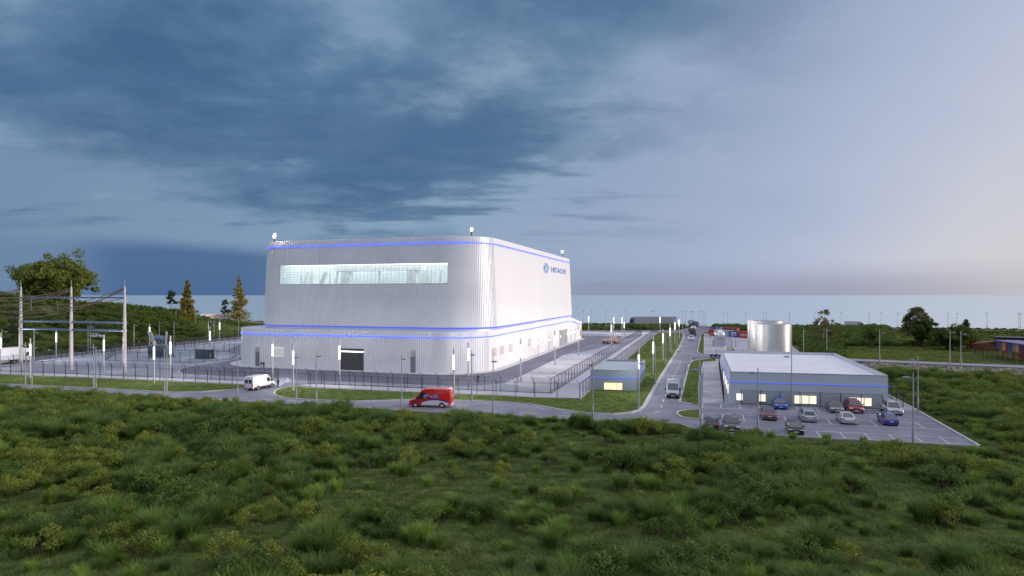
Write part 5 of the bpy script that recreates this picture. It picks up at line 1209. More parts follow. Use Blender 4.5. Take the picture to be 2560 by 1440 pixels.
# ================================================================= PEOPLE
def person(p, rz, label, top, bottom, pose=0, h=1.76):
    """one skinned body (head, trunk, limbs, five fingers a hand); hair and cap are children"""
    t = empty('person', p, rz, label, 'person'); V, E, Rr, root = [], [], [], 0
    def add(q, r, par=None):
        V.append(Vector(q)); Rr.append(r)
        if par is not None: E.append((par, len(V) - 1))
        return len(V) - 1
    pel = add((0, 0, .95), .15); w_ = add((0, .0, 1.12), .135, pel); ch_ = add((.01, 0, 1.32), .155, w_); nk = add((.01, 0, 1.48), .06, ch_)
    hd0 = add((.03, 0, 1.56), .075, nk); hd = add((.035, 0, 1.66), .095, hd0); add((.03, 0, 1.755), .06, hd); add((.13, 0, 1.635), .012, hd)
    for sy in (1, -1):
        st = .10 if (pose == 0) == (sy > 0) else -.06
        hp = add((0, sy * .10, .90), .10, pel); kn = add((.03 + st * .5, sy * .11, .50), .062, hp); an = add((st * .6 - .02, sy * .12, .09), .043, kn); add((st * .6 + .13, sy * .13, .045), .04, an)
        sh_ = add((.0, sy * .19, 1.42), .062, ch_)
        if pose == 1: el, wr_ = (.05, sy * .27, 1.16), (.24, sy * .10, 1.18)
        elif pose == 2 and sy > 0: el, wr_ = (.10, .28, 1.18), (.30, .12, 1.30)
        else: el, wr_ = (-.03, sy * .27, 1.14), (.06, sy * .27, .88)
        e_ = add(el, .045, sh_); wv_ = add(wr_, .030, e_); d = (Vector(wr_) - Vector(el)).normalized(); pa = add(Vector(wr_) + d * .07, .034, wv_)
        sd = d.cross(Vector((0, 1, 0))); sd = sd.normalized() if sd.length > .1 else Vector((0, 0, 1))
        for i, ln_ in enumerate((.075, .085, .08, .06)):
            q = Vector(wr_) + d * .09 + sd * (-.03 + .02 * i); f1 = add(q + d * ln_ * .5, .009, pa); add(q + d * ln_ * .9 + Vector((0, -sy * .02, 0)), .008, f1)
        th = add(Vector(wr_) + d * .05 - sd * .05, .010, wv_); add(Vector(wr_) + d * .08 - sd * .06, .009, th)
    b = bmesh.new(); lay = b.verts.layers.skin.verify(); vs_ = [b.verts.new(v) for v in V]
    for a_, c_ in E: b.edges.new((vs_[a_], vs_[c_]))
    for v_, r in zip(vs_, Rr): v_[lay].radius = (r, r); v_[lay].use_root = False
    vs_[0][lay].use_root = True
    me = bpy.data.meshes.new('body'); b.to_mesh(me); b.free()
    o = bpy.data.objects.new('body', me); COL.objects.link(o)
    o.modifiers.new('skin', 'SKIN').use_smooth_shade = True; o.modifiers.new('sub', 'SUBSURF').levels = 1
    dg = bpy.context.evaluated_depsgraph_get(); dg.update()
    m2 = bpy.data.meshes.new_from_object(o.evaluated_get(dg)); bpy.data.objects.remove(o)
    m2.materials.clear()
    for m_ in (M['skin'], top, bottom, M['black']): m2.materials.append(m_)
    for f_ in m2.polygons:
        c_ = f_.center; armout = abs(c_.y) > .2 or c_.x > .16
        f_.material_index = 3 if c_.z < .10 else 2 if c_.z < .97 and not (armout and c_.z > .75) else 0 if c_.z > 1.5 or (armout and c_.z < 1.0 and c_.z > .7) else 1
        f_.use_smooth = True
    body = mobj('body', m2, t); s = h / 1.79; t.scale = (s, s, s)
    k = MB(); k.tube([(.01, 0, 1.66), (.015, 0, 1.72), (.02, 0, 1.78), (.02, 0, 1.80)], [.108, .112, .075, .03], 12); k.obj('hair', M['hair'], t, 60)
    k = MB()
    for sy in (1, -1): k.tube([(.118, sy * .035, 1.665), (.132, sy * .035, 1.665)], .011, 6)
    k.obj('eyes', M['black'], t)
    return t
person(G(653.5, 921.5), R_(-80), 'person in dark shirt and tan trousers by the door of the hall', M['clothdark'], M['clothtan'], 2)
person(G(659.5, 921.8), R_(-100), 'person in all dark clothes beside the one in tan trousers', M['clothdark'], M['clothdark'], 1)
person(G(695.5, 970.8), R_(-110), 'guard in dark uniform standing on the gateway drive by the white van', M['clothdark'], M['clothdark'], 1, 1.78)
person(G(1195, 957), R_(60), 'person in dark clothes walking in the yard behind the front fence', M['clothdark'], M['clothdark'], 0, 1.75)
# ================================================================= VEGETATION
def blades(n, rad, h0, h1, w, lean, seed, up=0.0, segs=3):
    r = np.random.default_rng(seed); V, Fc = [], []
    for i in range(n):
        a = r.uniform(0, 2 * math.pi); q = rad * math.sqrt(r.uniform()); bx, by = q * math.cos(a), q * math.sin(a)
        h = r.uniform(h0, h1) * (1 - 0.25 * q / max(rad, .01)); o = a + r.normal(0, .5); ln = lean * r.uniform(.3, 1.15) * h; ww = w * r.uniform(.7, 1.3)
        px_, py_ = -math.sin(o), math.cos(o); k = len(V)
        for s in range(segs + 1):
            t = s / segs; ex = ln * t ** 1.8; z = h * (t - .28 * lean * t ** 2.4); wd = ww * (1 - t * .92) * .5
            for sg in (-1, 1): V.append((bx + math.cos(o) * ex + sg * px_ * wd, by + math.sin(o) * ex + sg * py_ * wd, z))
        for s in range(segs): Fc.append((k + 2 * s, k + 2 * s + 1, k + 2 * s + 3, k + 2 * s + 2))
    return V, Fc
def leaves(centers, n, rad, size, seed, flat=.7):
    r = np.random.default_rng(seed); V, Fc = [], []
    for c, cr in centers:
        for i in range(n):
            d = r.normal(size=3); d /= np.linalg.norm(d); q = np.array(c) + d * cr * (r.uniform(.15, 1) ** .45) * np.array([1, 1, flat])
            s = size * r.uniform(.6, 1.35); a = r.normal(size=3); a /= np.linalg.norm(a); b_ = np.cross(a, r.normal(size=3)); b_ /= np.linalg.norm(b_) + 1e-9
            k = len(V); V += [tuple(q - a * s), tuple(q + b_ * s * .5), tuple(q + a * s), tuple(q - b_ * s * .5)]; Fc.append((k, k + 1, k + 2, k + 3))
    return V, Fc
def mk(name, parts_, mats):
    me = bpy.data.meshes.new(name); V, Fc, mi = [], [], []
    for i, (v, f) in enumerate(parts_):
        k = len(V); V += v; Fc += [tuple(x + k for x in q) for q in f]; mi += [i] * len(f)
    me.from_pydata(V, [], Fc)
    for m in mats: me.materials.append(m)
    me.polygons.foreach_set('material_index', mi); me.update(); return me
LM = dict(
    tusA=leafmat('sedge_leaf', (0.046, 0.105, 0.028), (0.150, 0.265, 0.055)), tusB=leafmat('green_grass_leaf', (0.090, 0.175, 0.034), (0.230, 0.360, 0.070)),
    low=leafmat('meadow_grass_leaf', (0.080, 0.140, 0.042), (0.205, 0.280, 0.085), .12), olive=leafmat('olive_shrub_leaf', (0.095, 0.135, 0.028), (0.250, 0.300, 0.062)),
    dark=leafmat('dark_shrub_leaf', (0.045, 0.095, 0.025), (0.140, 0.225, 0.050)), dry=leafmat('dry_stem', (0.10, 0.075, 0.045), (0.19, 0.145, 0.085)),
    mid=leafmat('bush_leaf', (0.048, 0.092, 0.020), (0.175, 0.225, 0.045), .06), oak=leafmat('oak_leaf', (0.050, 0.09, 0.02), (0.21, 0.25, 0.058), .25),
    con=leafmat('sunlit_conifer_needle', (0.14, 0.15, 0.035), (0.50, 0.40, 0.11), .3), pine=leafmat('pine_needle', (0.030, 0.058, 0.030), (0.095, 0.125, 0.05), .3),  # con: warm low sunlight is put into the needle colour
    dull=leafmat('brownish_leaf', (0.09, 0.085, 0.04), (0.20, 0.17, 0.085), .3), pale=leafmat('pale_grass_leaf', (0.12, 0.165, 0.036), (0.23, 0.27, 0.065), .1))
def shrub_centers(r, n, seed, hz=.85):
    q = np.random.default_rng(seed); out = []
    for i in range(n):
        a, d = q.uniform(0, 2 * math.pi), r * math.sqrt(q.uniform(0, .8)); out.append(((d * math.cos(a), d * math.sin(a), hz * (1.25 - .55 * (d / r) ** 2) * q.uniform(.55, 1.05)), r * q.uniform(.28, .42)))
    return out
def twigs(centers):
    b = MB()
    for c, cr in centers: b.tube([(c[0] * .15, c[1] * .15, 0), (c[0] * .6, c[1] * .6, c[2] * .5), c], [.03, .02, .008], 4, cap=False)
    return b.v, b.f
PROTO = {}
for i in range(3):
    PROTO['tussock%d' % i] = mk('tussock', [blades(430, .34, .95, 1.70, .036, .74, 10 + i), blades(24, .40, 1.2, 1.9, .020, .35, 40 + i)], [LM['tusA'], LM['dry']])
    PROTO['tuft%d' % i] = mk('grass_tuft', [blades(300, .30, .75, 1.4, .042, .55, 20 + i)], [LM['tusB']])
    c = shrub_centers(1.0, 15, 30 + i); PROTO['shrub%d' % i] = mk('shrub', [leaves(c, 130, 0, .052, 31 + i), twigs(c)], [LM['olive'], M['bark']])
    c = shrub_centers(1.1, 15, 50 + i, .9); PROTO['bush%d' % i] = mk('bush', [leaves(c, 130, 0, .056, 51 + i), twigs(c)], [LM['dark'], M['bark']])
    PROTO['low%d' % i] = mk('low_grass', [blades(150, .85, .12, .36, .036, .8, 60 + i, segs=2), blades(5, .7, .4, .75, .02, .4, 66 + i, segs=2)], [LM['low'], LM['dry']])
    c = shrub_centers(1.2, 13, 70 + i, .7); PROTO['far%d' % i] = mk('far_bush', [leaves(c, 46, 0, .15, 71 + i)], [LM['mid']])
    PROTO['pale%d' % i] = mk('pale_grass', [blades(260, 1.25, .3, .85, .09, .7, 80 + i, segs=2)], [LM['pale']])
PC = bpy.data.collections
def scatter(name, kinds, pts, rots, scl, idx, label, cat):
    col = bpy.data.collections.new(name + '_kinds')
    for i, kk in enumerate(kinds):
        for j in range(3):
            o = bpy.data.objects.new('%02d_%d_%s' % (i, j, name), PROTO['%s%d' % (kk, j)]); col.objects.link(o)
    me = bpy.data.meshes.new(name); me.from_pydata([tuple(p) for p in pts], [], [])
    for an, ty, arr in (('rot', 'FLOAT', rots), ('scl', 'FLOAT', scl), ('idx', 'INT', idx)):
        a = me.attributes.new(an, ty, 'POINT'); a.data.foreach_set('value', np.asarray(arr, np.int32 if ty == 'INT' else np.float32))
    o = mobj(name, me)
    ng = bpy.data.node_groups.new(name + '_scatter', 'GeometryNodeTree')
    ng.interface.new_socket('Geometry', in_out='INPUT', socket_type='NodeSocketGeometry'); ng.interface.new_socket('Geometry', in_out='OUTPUT', socket_type='NodeSocketGeometry')
    n, l = ng.nodes, ng.links
    gi, go = n.new('NodeGroupInput'), n.new('NodeGroupOutput'); ip = n.new('GeometryNodeInstanceOnPoints'); ci = n.new('GeometryNodeCollectionInfo')
    ci.inputs['Collection'].default_value = col; ci.inputs['Separate Children'].default_value = True; ci.inputs['Reset Children'].default_value = True
    def na(nm, ty):
        q = n.new('GeometryNodeInputNamedAttribute'); q.data_type = ty; q.inputs['Name'].default_value = nm
        return next(s for s in q.outputs if s.enabled and s.name == 'Attribute')
    l.new(gi.outputs[0], ip.inputs['Points']); l.new(ci.outputs[0], ip.inputs['Instance']); ip.inputs['Pick Instance'].default_value = True
    l.new(na('idx', 'INT'), ip.inputs['Instance Index'])
    cx = n.new('ShaderNodeCombineXYZ'); l.new(na('rot', 'FLOAT'), cx.inputs[2]); l.new(cx.outputs[0], ip.inputs['Rotation'])
    cs = n.new('ShaderNodeCombineXYZ'); sc = na('scl', 'FLOAT'); [l.new(sc, cs.inputs[i]) for i in range(3)]; l.new(cs.outputs[0], ip.inputs['Scale'])
    l.new(ip.outputs[0], go.inputs[0])
    md = o.modifiers.new('scatter', 'NODES'); md.node_group = ng
    return tag(o, label, cat, kind='stuff')
def sample(n, x0, x1, y0, y1, seed, dens=None, margin=.8, inframe=1.10):
    r = np.random.default_rng(seed); P = np.stack([r.uniform(x0, x1, n), r.uniform(y0, y1, n)], 1)
    k = np.abs(P[:, 0]) < .8 * P[:, 1] * inframe + 4; P = P[k]
    k = ~inside(P, FLAT); P = P[k]; P = P[edgedist(P, FLAT) > margin]
    if dens is not None: P = P[r.uniform(size=len(P)) < dens(P[:, 0], P[:, 1])]
    return P
def clearing(x, y):
    """0 in the open grassy middle of the foreground, 1 in the thick scrub"""
    e = ((x + 4) / 23) ** 2 + ((y - 57) / 10) ** 2; e2 = ((x - 12) / 12) ** 2 + ((y - 72) / 5) ** 2
    return np.clip(np.minimum(e, e2 * 1.3) - .25, 0.03, 1)
dn = lambda x, y: np.clip(clearing(x, y) * (.62 + .75 * fbm(x, y, 9, 21)), .02, 1)
# --- foreground: the 300 plants that show largest are objects of their own, the rest is scrub
P = sample(21000, -95, 95, 33, 118, 5, dn, 2.0)
P2 = sample(3600, 60, 150, 78, 142, 6, lambda x, y: np.clip(.75 + .6 * fbm(x, y, 9, 22), .05, 1), 1.2)
# right field between car park and stone bank
nd2 = (P2[:, 0] - WA[0]) * WN[0] + (P2[:, 1] - WA[1]) * WN[1]; P2 = P2[(nd2 < -4.0) & (P2[:, 1] < 150)]
P = np.concatenate([P, P2]); r = np.random.default_rng(8); n = len(P)
tone = fbm(P[:, 0], P[:, 1], 14, 31) * .8 + r.normal(0, .75, n)
kind = np.where(tone < -.85, 3, np.where(tone < .10, 0, np.where(tone < .72, 1, 2)))          # 0 tussock 1 tuft 2 shrub 3 bush
near_edge = edgedist(P, FLAT)
scl = np.clip(r.lognormal(-.12, .36, n), .38, 1.75) * np.array([1.05, .85, 1.0, 1.0])[kind] * np.where(near_edge < 6, .62, 1.0) * np.where(P[:, 1] < 75, 1.0, 1.15)
Z = terr(P[:, 0], P[:, 1]); rots = r.uniform(0, 6.28, n); var = r.integers(0, 3, n)
infr = (np.abs(P[:, 0]) < .8 * P[:, 1] + 0.3) & (P[:, 1] > 36.5)
order = np.argsort(-(scl / P[:, 1]) * infr); solo = order[:300]
NAMES = (('grass_tussock', 'grass tussock', 'drooping dark sedge tussock'), ('grass_clump', 'grass clump', 'upright bright green grass clump'), ('olive_shrub', 'shrub', 'leafy olive shrub'), ('dark_bush', 'bush', 'dense dark green bush'))
keys = ('tussock', 'tuft', 'shrub', 'bush')
for i in solo:
    kd = kind[i]; nm, cat, lab = NAMES[kd]; o = mobj(nm, PROTO['%s%d' % (keys[kd], var[i])])
    o.location = (P[i, 0], P[i, 1], Z[i] - .05); o.rotation_euler = (0, 0, rots[i]); o.scale = (scl[i],) * 3
    px = CX + F * P[i, 0] / P[i, 1]; py = HZ + F * (H - Z[i]) / P[i, 1]
    zone = 'left' if px < 640 else 'centre left' if px < 1280 else 'centre right' if px < 1920 else 'right'
    row = 'lower edge' if py > 1350 else 'lower part' if py > 1240 else 'middle' if py > 1140 else 'upper part'
    size = 'big' if scl[i] > 1.35 else 'medium' if scl[i] > .95 else 'small'
    tag(o, '%s %s in the %s of the foreground scrub, %s' % (size, lab, row, zone), cat, '%s %ss in the foreground scrub, %s %s' % (size, lab, row, zone))
rest = np.setdiff1d(np.arange(n), solo)
scatter('scrub', keys, np.stack([P[rest, 0], P[rest, 1], Z[rest] - .05], 1), rots[rest], scl[rest], kind[rest] * 3 + var[rest], 'wild green scrub of tussocks and bushes covering the foreground slope', 'scrub')
P = np.concatenate([sample(21000, -95, 95, 33, 118, 15, None, .35), sample(6000, 60, 150, 78, 142, 16, None, .4)])
nd2 = (P[:, 0] - WA[0]) * WN[0] + (P[:, 1] - WA[1]) * WN[1]; P = P[nd2 < -.6]
r = np.random.default_rng(18); n = len(P)
scatter('meadow_grass', ('low', 'tuft'), np.stack([P[:, 0], P[:, 1], terr(P[:, 0], P[:, 1]) - .03], 1), r.uniform(0, 6.28, n), np.where(r.uniform(size=n) < .03, .45, 1) * r.uniform(.7, 1.35, n), np.where(r.uniform(size=n) < .03, 3, 0) + r.integers(0, 3, n), 'low rough grass between the scrub in the foreground', 'grass')
# --- hill on the left
def hillmask(x, y): return np.clip(.95 + .5 * fbm(x, y, 30, 44), .25, 1)
P = sample(12500, -330, -85, 120, 430, 25, hillmask, 1.5); P = P[P[:, 0] < -100 + .0 * P[:, 1]]
P = P[(P[:, 1] < coastY(P[:, 0]) + 8)]
def road_d(P):
    R2 = np.array([(q.x, q.y) for q in CRP]); d = np.full(len(P), 1e9)
    for a in R2: d = np.minimum(d, np.hypot(P[:, 0] - a[0], P[:, 1] - a[1]))
    return d
def thin(P, rd): return P[road_d(P) > rd]
P = thin(P, 6.0)
# keep the view of the hill truck clear
r = np.random.default_rng(28); n = len(P); pz = terr(P[:, 0], P[:, 1])
open_ = fbm(P[:, 0], P[:, 1], 38, 61)
pxs = CX + F * P[:, 0] / P[:, 1]; pys = HZ + F * (H - pz) / P[:, 1]
glow = (((pxs - 195) / 100) ** 2 + ((pys - 848) / 22) ** 2 < 1) | (((pxs - 555) / 75) ** 2 + ((pys - 820) / 9) ** 2 < 1) | (open_ > .62)  # open patches of pale grass among the scrub
kd = np.where(glow, 1, 0); sc_ = np.where(glow, 1.1, r.uniform(.7, 1.5, n)) * np.where(kd == 0, np.interp(P[:, 1], [120, 250, 400], [.95, 1.25, 1.5]), 1.2)
nearroad = (pxs > 440) & (pxs < 680) & (P[:, 1] > 268); sc_ = np.where(nearroad, sc_ * .4, sc_)
scatter('hill_scrub', ('far', 'pale', 'bush'), np.stack([P[:, 0], P[:, 1], pz - .1], 1), r.uniform(0, 6.28, n), sc_, np.where((kd == 0) & (r.uniform(size=n) < .3), 6, kd * 3) + r.integers(0, 3, n), 'green scrub and grass covering the hill behind the substation', 'scrub')
# --- right hand land beyond the bank, coast hedge
P = np.concatenate([sample(12000, 60, 300, 135, 335, 35, None, 2.0), sample(5200, 66, 175, 138, 205, 36, None, 2.0)]); nd2 = (P[:, 0] - WA[0]) * WN[0] + (P[:, 1] - WA[1]) * WN[1]; ed2 = (P[:, 0] - WA[0]) * WD[0] + (P[:, 1] - WA[1]) * WD[1]
P = P[((nd2 > 7.2) | (ed2 < -12)) & (P[:, 1] < coastY(P[:, 0]) + 6)]; P = thin(P, 5.5)
pz = terr(P[:, 0], P[:, 1]); pxs = CX + F * P[:, 0] / P[:, 1]; pys = HZ + F * (H - pz) / P[:, 1]; r = np.random.default_rng(38); n = len(P)
meadow = (pys > 866) & (pxs > 2105) & (pys < 915)
hutd = (pxs > 2400) & (pys > 878)
keep_ = ~(hutd & (r.uniform(size=n) < .8)) & (meadow | (np.hypot(P[:, 0] - 120, P[:, 1] - 170) > 75) | (r.uniform(size=n) < .6)); P, pz, pxs, pys, meadow = P[keep_], pz[keep_], pxs[keep_], pys[keep_], meadow[keep_]; n = len(P)
kd = np.where(meadow, np.where(r.uniform(size=n) < .75, 1, 2), np.where(r.uniform(size=n) < .45, 3, 0)); sc_ = np.where(meadow, .6, r.uniform(.8, 1.5, n) * np.interp(P[:, 1], [130, 300], [.9, 1.5]))
far_ = (pxs > 2215) & (pys < 864); kd = np.where(far_ & (kd != 1) & (r.uniform(size=n) < .8), 1, kd); sc_ = np.where(far_, .85, sc_)
scatter('field_scrub', ('far', 'pale', 'low', 'bush'), np.stack([P[:, 0], P[:, 1], pz - .1], 1), r.uniform(0, 6.28, n), sc_, kd * 3 + r.integers(0, 3, n), 'dark green scrub and meadow grass on the land behind the office', 'scrub')
P = sample(4200, -130, 130, 296, 372, 45, None, 3.0); P = P[(P[:, 1] < coastY(P[:, 0]) + 4)]; P = thin(P, 5.0); r = np.random.default_rng(48); n = len(P)
P = P[~((P[:, 0] / P[:, 1] > .272) & (P[:, 0] / P[:, 1] < .303))]; n = len(P)
scatter('coast_scrub', ('far', 'pale'), np.stack([P[:, 0], P[:, 1], terr(P[:, 0], P[:, 1]) - .1], 1), r.uniform(0, 6.28, n), r.uniform(.7, 1.35, n), np.where(r.uniform(size=n) < .3, 3, 0) + r.integers(0, 3, n), 'band of green scrub between the yard and the coast road', 'scrub')
# tufts on the mown lawns and verges
PT = []
r = np.random.default_rng(58)
for poly in LP:
    a = np.array(poly); x0, y0 = a.min(0); x1, y1 = a.max(0); ar = (x1 - x0) * (y1 - y0); q = np.stack([r.uniform(x0, x1, int(ar * 1.1)), r.uniform(y0, y1, int(ar * 1.1))], 1)
    q = q[inside(q, poly)]; q = q[edgedist(q, poly) > .5]; q = q[np.abs(q[:, 0]) < .82 * q[:, 1] + 3]; PT.append(q)
PT = np.concatenate(PT); n = len(PT)
verge = np.concatenate([np.full(len(q), i >= 3) for i, q in enumerate([PT])]) if False else np.zeros(n, bool)
scatter('lawn_grass', ('low',), np.stack([PT[:, 0], PT[:, 1], np.full(n, .105)], 1), r.uniform(0, 6.28, n), r.uniform(.32, .62, n), r.integers(0, 3, n), 'short grass of the lawns along the roads', 'grass')
# ================================================================= TREES
def limb(b, p0, p1, r0, r1, n=5, wob=.06, seed=0):
    q = random.Random(seed); pts = [Vector(p0).lerp(Vector(p1), i / n) for i in range(n + 1)]; L = (Vector(p1) - Vector(p0)).length
    pts = [p if i in (0, n) else p + Vector((q.uniform(-1, 1), q.uniform(-1, 1), q.uniform(-.5, .5))) * L * wob for i, p in enumerate(pts)]
    b.tube(pts, [r0 + (r1 - r0) * i / n for i in range(n + 1)], 7, cap=False); return pts
def tree(p, label, cat='tree', kind='oak', w=20, h=15, seed=1, leaf='oak', barkm='bark', nleaf=60, ls=.35, base=.22, name='tree', sparse=1.0, sub=1.0):
    q = random.Random(seed); t = empty(name, p, q.uniform(0, 6), label, cat); t.rotation_euler.z = 0
    b = MB(); cs = []
    if kind == 'oak':
        tr = w * .030; limb(b, (0, 0, -.5), (0, 0, h * base), tr * 1.3, tr, 4, .02, seed)
        for i in range(11):
            a = 2 * math.pi * i / 11 + q.uniform(-.3, .3); rr = w * .5 * q.uniform(.45, .80); z = h * q.uniform(.42, .92) * (1.0 - .25 * (rr / (w * .5)) ** 2)
            e = (rr * math.cos(a), rr * math.sin(a) * .9, z); pts = limb(b, (0, 0, h * base * q.uniform(.7, 1)), e, tr * .5, tr * .1, 5, .07, seed + i)
            for k in (2, 3, 4, 5):
                for _ in range(int(4 * sparse)):
                    c = pts[k] + Vector((q.gauss(0, 1), q.gauss(0, 1), q.gauss(.25, .7))) * w * .075; cs.append((tuple(c), w * q.uniform(.045, .085)))
                    if q.random() < .4: b.tube([pts[k], c], [tr * .1, tr * .04], 5, cap=False)
        for i in range(int(26 * sparse)):
            a, d = q.uniform(0, 6.28), math.sqrt(q.random()); cs.append(((d * w * .43 * math.cos(a), d * w * .40 * math.sin(a), h * (.97 - .36 * d * d) * q.uniform(.86, 1.02)), w * q.uniform(.05, .085)))
    elif kind == 'conifer':
        tr = h * .016; b.tube([(0, 0, -.5), (0, 0, h * .5), (0, 0, h)], [tr, tr * .6, .03], 7, cap=False)
        z = h * base
        while z < h * .985:
            f_ = (z - h * base) / (h * (1 - base)); R0 = w * .5 * (1 - f_) ** .85 * q.uniform(.6, 1.15) + .25
            for i in range(6 if f_ < .8 else 4):
                a = q.uniform(0, 6.28); rr = R0 * q.uniform(.55, 1.1); e = Vector((rr * math.cos(a), rr * math.sin(a), z - rr * .22)); b.tube([(0, 0, z), e], [.07, .02], 4, cap=False)
                for k in range(3): cs.append((tuple(Vector((0, 0, z)).lerp(e, .4 + .28 * k) + Vector((0, 0, -.1))), max(.3, rr * (.30 - .03 * k))))
            z += h * .035 * q.uniform(.8, 1.3)
    elif kind == 'pine':
        tr = h * .016; pts = limb(b, (0, 0, -.5), (q.uniform(-.4, .4), 0, h), tr, tr * .3, 6, .012, seed)
        for i in range(int(20 * sparse)):
            z = h * (base + (1 - base) * q.random()); f_ = (z / h - base) / (1 - base); rr = w * .5 * (1 - f_ * .55) * q.uniform(.35, 1); a = q.uniform(0, 6.28); e = Vector((rr * math.cos(a), rr * math.sin(a), z + .1 * rr)); b.tube([(0, 0, z - .3), e], [.08, .03], 4, cap=False); cs.append((tuple(e), w * q.uniform(.10, .18))); cs.append((tuple(e * .62 + Vector((0, 0, z * .4))), w * q.uniform(.08, .14)))
    else:   # birch: thin upright stem, drooping sparse twigs
        tr = h * .014; pts = limb(b, (0, 0, -.5), (h * .06, 0, h * .97), tr, .03, 8, .015, seed)
        for i in range(int(34 * sparse)):
            k = q.uniform(.30, .98); p0 = Vector((h * .06 * k, 0, h * k)); rr = w * .5 * math.sin(min(1, (1.08 - k) * 1.6) * 1.5) * q.uniform(.5, 1.05); a = q.uniform(0, 6.28); mid = p0 + Vector((math.cos(a) * rr * .6, math.sin(a) * rr * .6, rr * .45)); e = p0 + Vector((math.cos(a) * rr, math.sin(a) * rr, -rr * .1))
            b.tube([p0, mid, e], [.05, .03, .012], 4, cap=False)
            for u, cr in ((.35, .07), (.7, .09), (1, .10)): cs.append((tuple(mid.lerp(e, u) + Vector((0, 0, -.1))), w * cr * q.uniform(.7, 1.3)))
    b.obj('trunk', M[barkm], t, 60)
    v, f = leaves(cs, nleaf, 0, ls, seed, .8); me = mk('crown', [(v, f)], [LM[leaf]]); mobj('crown', me, t)
    return t
def tsize(p, w_px, h_px): return w_px * p.y / F, h_px * p.y / F
def ptree(px, py, top, wpx, label, kind, **k):
    p = cast(px, py); w, h = tsize(p, wpx, py - top); return tree(p - Vector((0, 0, .2)), label, 'tree', kind, w, h, **k)
ptree(134, 752, 642, 208, 'broad old oak tree with yellow green crown on top of the hill', 'oak', seed=4, leaf='oak', nleaf=95, ls=.46, base=.10, name='oak_tree', sparse=1.5)
ptree(468, 797, 697, 52, 'golden conifer left of the white hill truck, the shorter of two', 'conifer', seed=5, leaf='con', nleaf=15, ls=.42, base=.06, name='conifer_tree')
ptree(597, 806, 686, 58, 'golden conifer right of the white hill truck, the taller of two', 'conifer', seed=6, leaf='con', nleaf=15, ls=.42, base=.06, name='conifer_tree')
ptree(429, 796, 728, 32, 'dark pine just left of the shorter sunlit conifer', 'pine', seed=7, leaf='pine', nleaf=38, ls=.35, base=.25, name='pine_tree')
ptree(561, 806, 748, 28, 'small dark pine in front of the cab of the hill truck', 'pine', seed=8, leaf='pine', nleaf=26, ls=.33, base=.35, name='pine_tree')
ptree(27, 866, 772, 40, 'thin dark tree with see-through crown at the left edge of the picture', 'pine', seed=9, leaf='pine', nleaf=16, ls=.25, base=.15, name='pine_tree', sparse=1.5)
ptree(2057, 864, 772, 60, 'half bare birch behind the steel tanks', 'birch', seed=10, leaf='dull', barkm='birch', nleaf=26, ls=.24, name='birch_tree')
ptree(2178, 868, 805, 52, 'small dark round tree in front of the white coast road truck', 'oak', seed=11, leaf='dark', nleaf=26, ls=.22, base=.3, name='bushy_tree', sparse=.8)
ptree(2288, 866, 763, 70, 'tall brownish tree with bare twigs at its top', 'birch', seed=12, leaf='dull', barkm='birch', nleaf=34, ls=.24, name='dying_tree', sparse=1.9)
ptree(2306, 868, 788, 66, 'dark bushy tree behind the tall brownish one', 'oak', seed=13, leaf='dark', nleaf=45, ls=.28, base=.2, name='bushy_tree')
ptree(2382, 876, 810, 112, 'wide dark green round crowned tree on the right', 'oak', seed=14, leaf='mid', nleaf=60, ls=.30, base=.22, name='round_tree')
ptree(2418, 872, 822, 46, 'yellowish round tree beside the wide dark one', 'oak', seed=15, leaf='oak', nleaf=30, ls=.2, base=.3, name='round_tree')
ptree(2415, 868, 799, 32, 'small layered pine rising above the round trees on the right', 'pine', seed=16, leaf='pine', nleaf=40, ls=.22, base=.5, name='pine_tree')
ptree(1905 + 600, 868, 842, 40, 'dark bush beside the long brown shed', 'oak', seed=17, leaf='dark', nleaf=26, ls=.2, base=.1, name='bushy_tree')
# ================================================================= SKY, SUN, CAMERA
SUN_EL, SUN_AZ = 9.0, 100.0          # azimuth clockwise from the view direction
wd = bpy.data.worlds.new("World"); SC.world = wd; wd.use_nodes = True
n, l = wd.node_tree.nodes, wd.node_tree.links; bg = n['Background']
def sr(*c): return tuple(((x / 255 + .055) / 1.055) ** 2.4 if x > 10 else x / 255 / 12.92 for x in c) + (1,)
def math_(op, a, b=None, c=None, clamp=False):
    q = n.new('ShaderNodeMath'); q.operation = op; q.use_clamp = clamp
    for i, v in enumerate((a, b, c)):
        if v is None: continue
        if isinstance(v, (int, float)): q.inputs[i].default_value = v
        else: l.new(v, q.inputs[i])
    return q.outputs[0]
def mapr(v, a, b, c=0.0, d=1.0, smooth=True):
    q = n.new('ShaderNodeMapRange'); q.interpolation_type = 'SMOOTHSTEP' if smooth else 'LINEAR'
    l.new(v, q.inputs[0]); q.inputs[1].default_value = a; q.inputs[2].default_value = b; q.inputs[3].default_value = c; q.inputs[4].default_value = d; return q.outputs[0]
def mixc(f, a, b, mode='MIX'):
    q = n.new('ShaderNodeMix'); q.data_type = 'RGBA'; q.blend_type = mode
    if isinstance(f, float): q.inputs[0].default_value = f
    else: l.new(f, q.inputs[0])
    for i, v in ((6, a), (7, b)):
        if isinstance(v, tuple): q.inputs[i].default_value = v
        else: l.new(v, q.inputs[i])
    return q.outputs[2]
tc = n.new('ShaderNodeTexCoord'); sx = n.new('ShaderNodeSeparateXYZ'); l.new(tc.outputs['Generated'], sx.inputs[0])
X, Y, Zc = sx.outputs
az = math_('ARCTAN2', X, Y); el = math_('ARCSINE', math_('MINIMUM', math_('MAXIMUM', Zc, -1.0), 1.0))
zc = math_('ADD', math_('MAXIMUM', Zc, 0.0), 0.16)
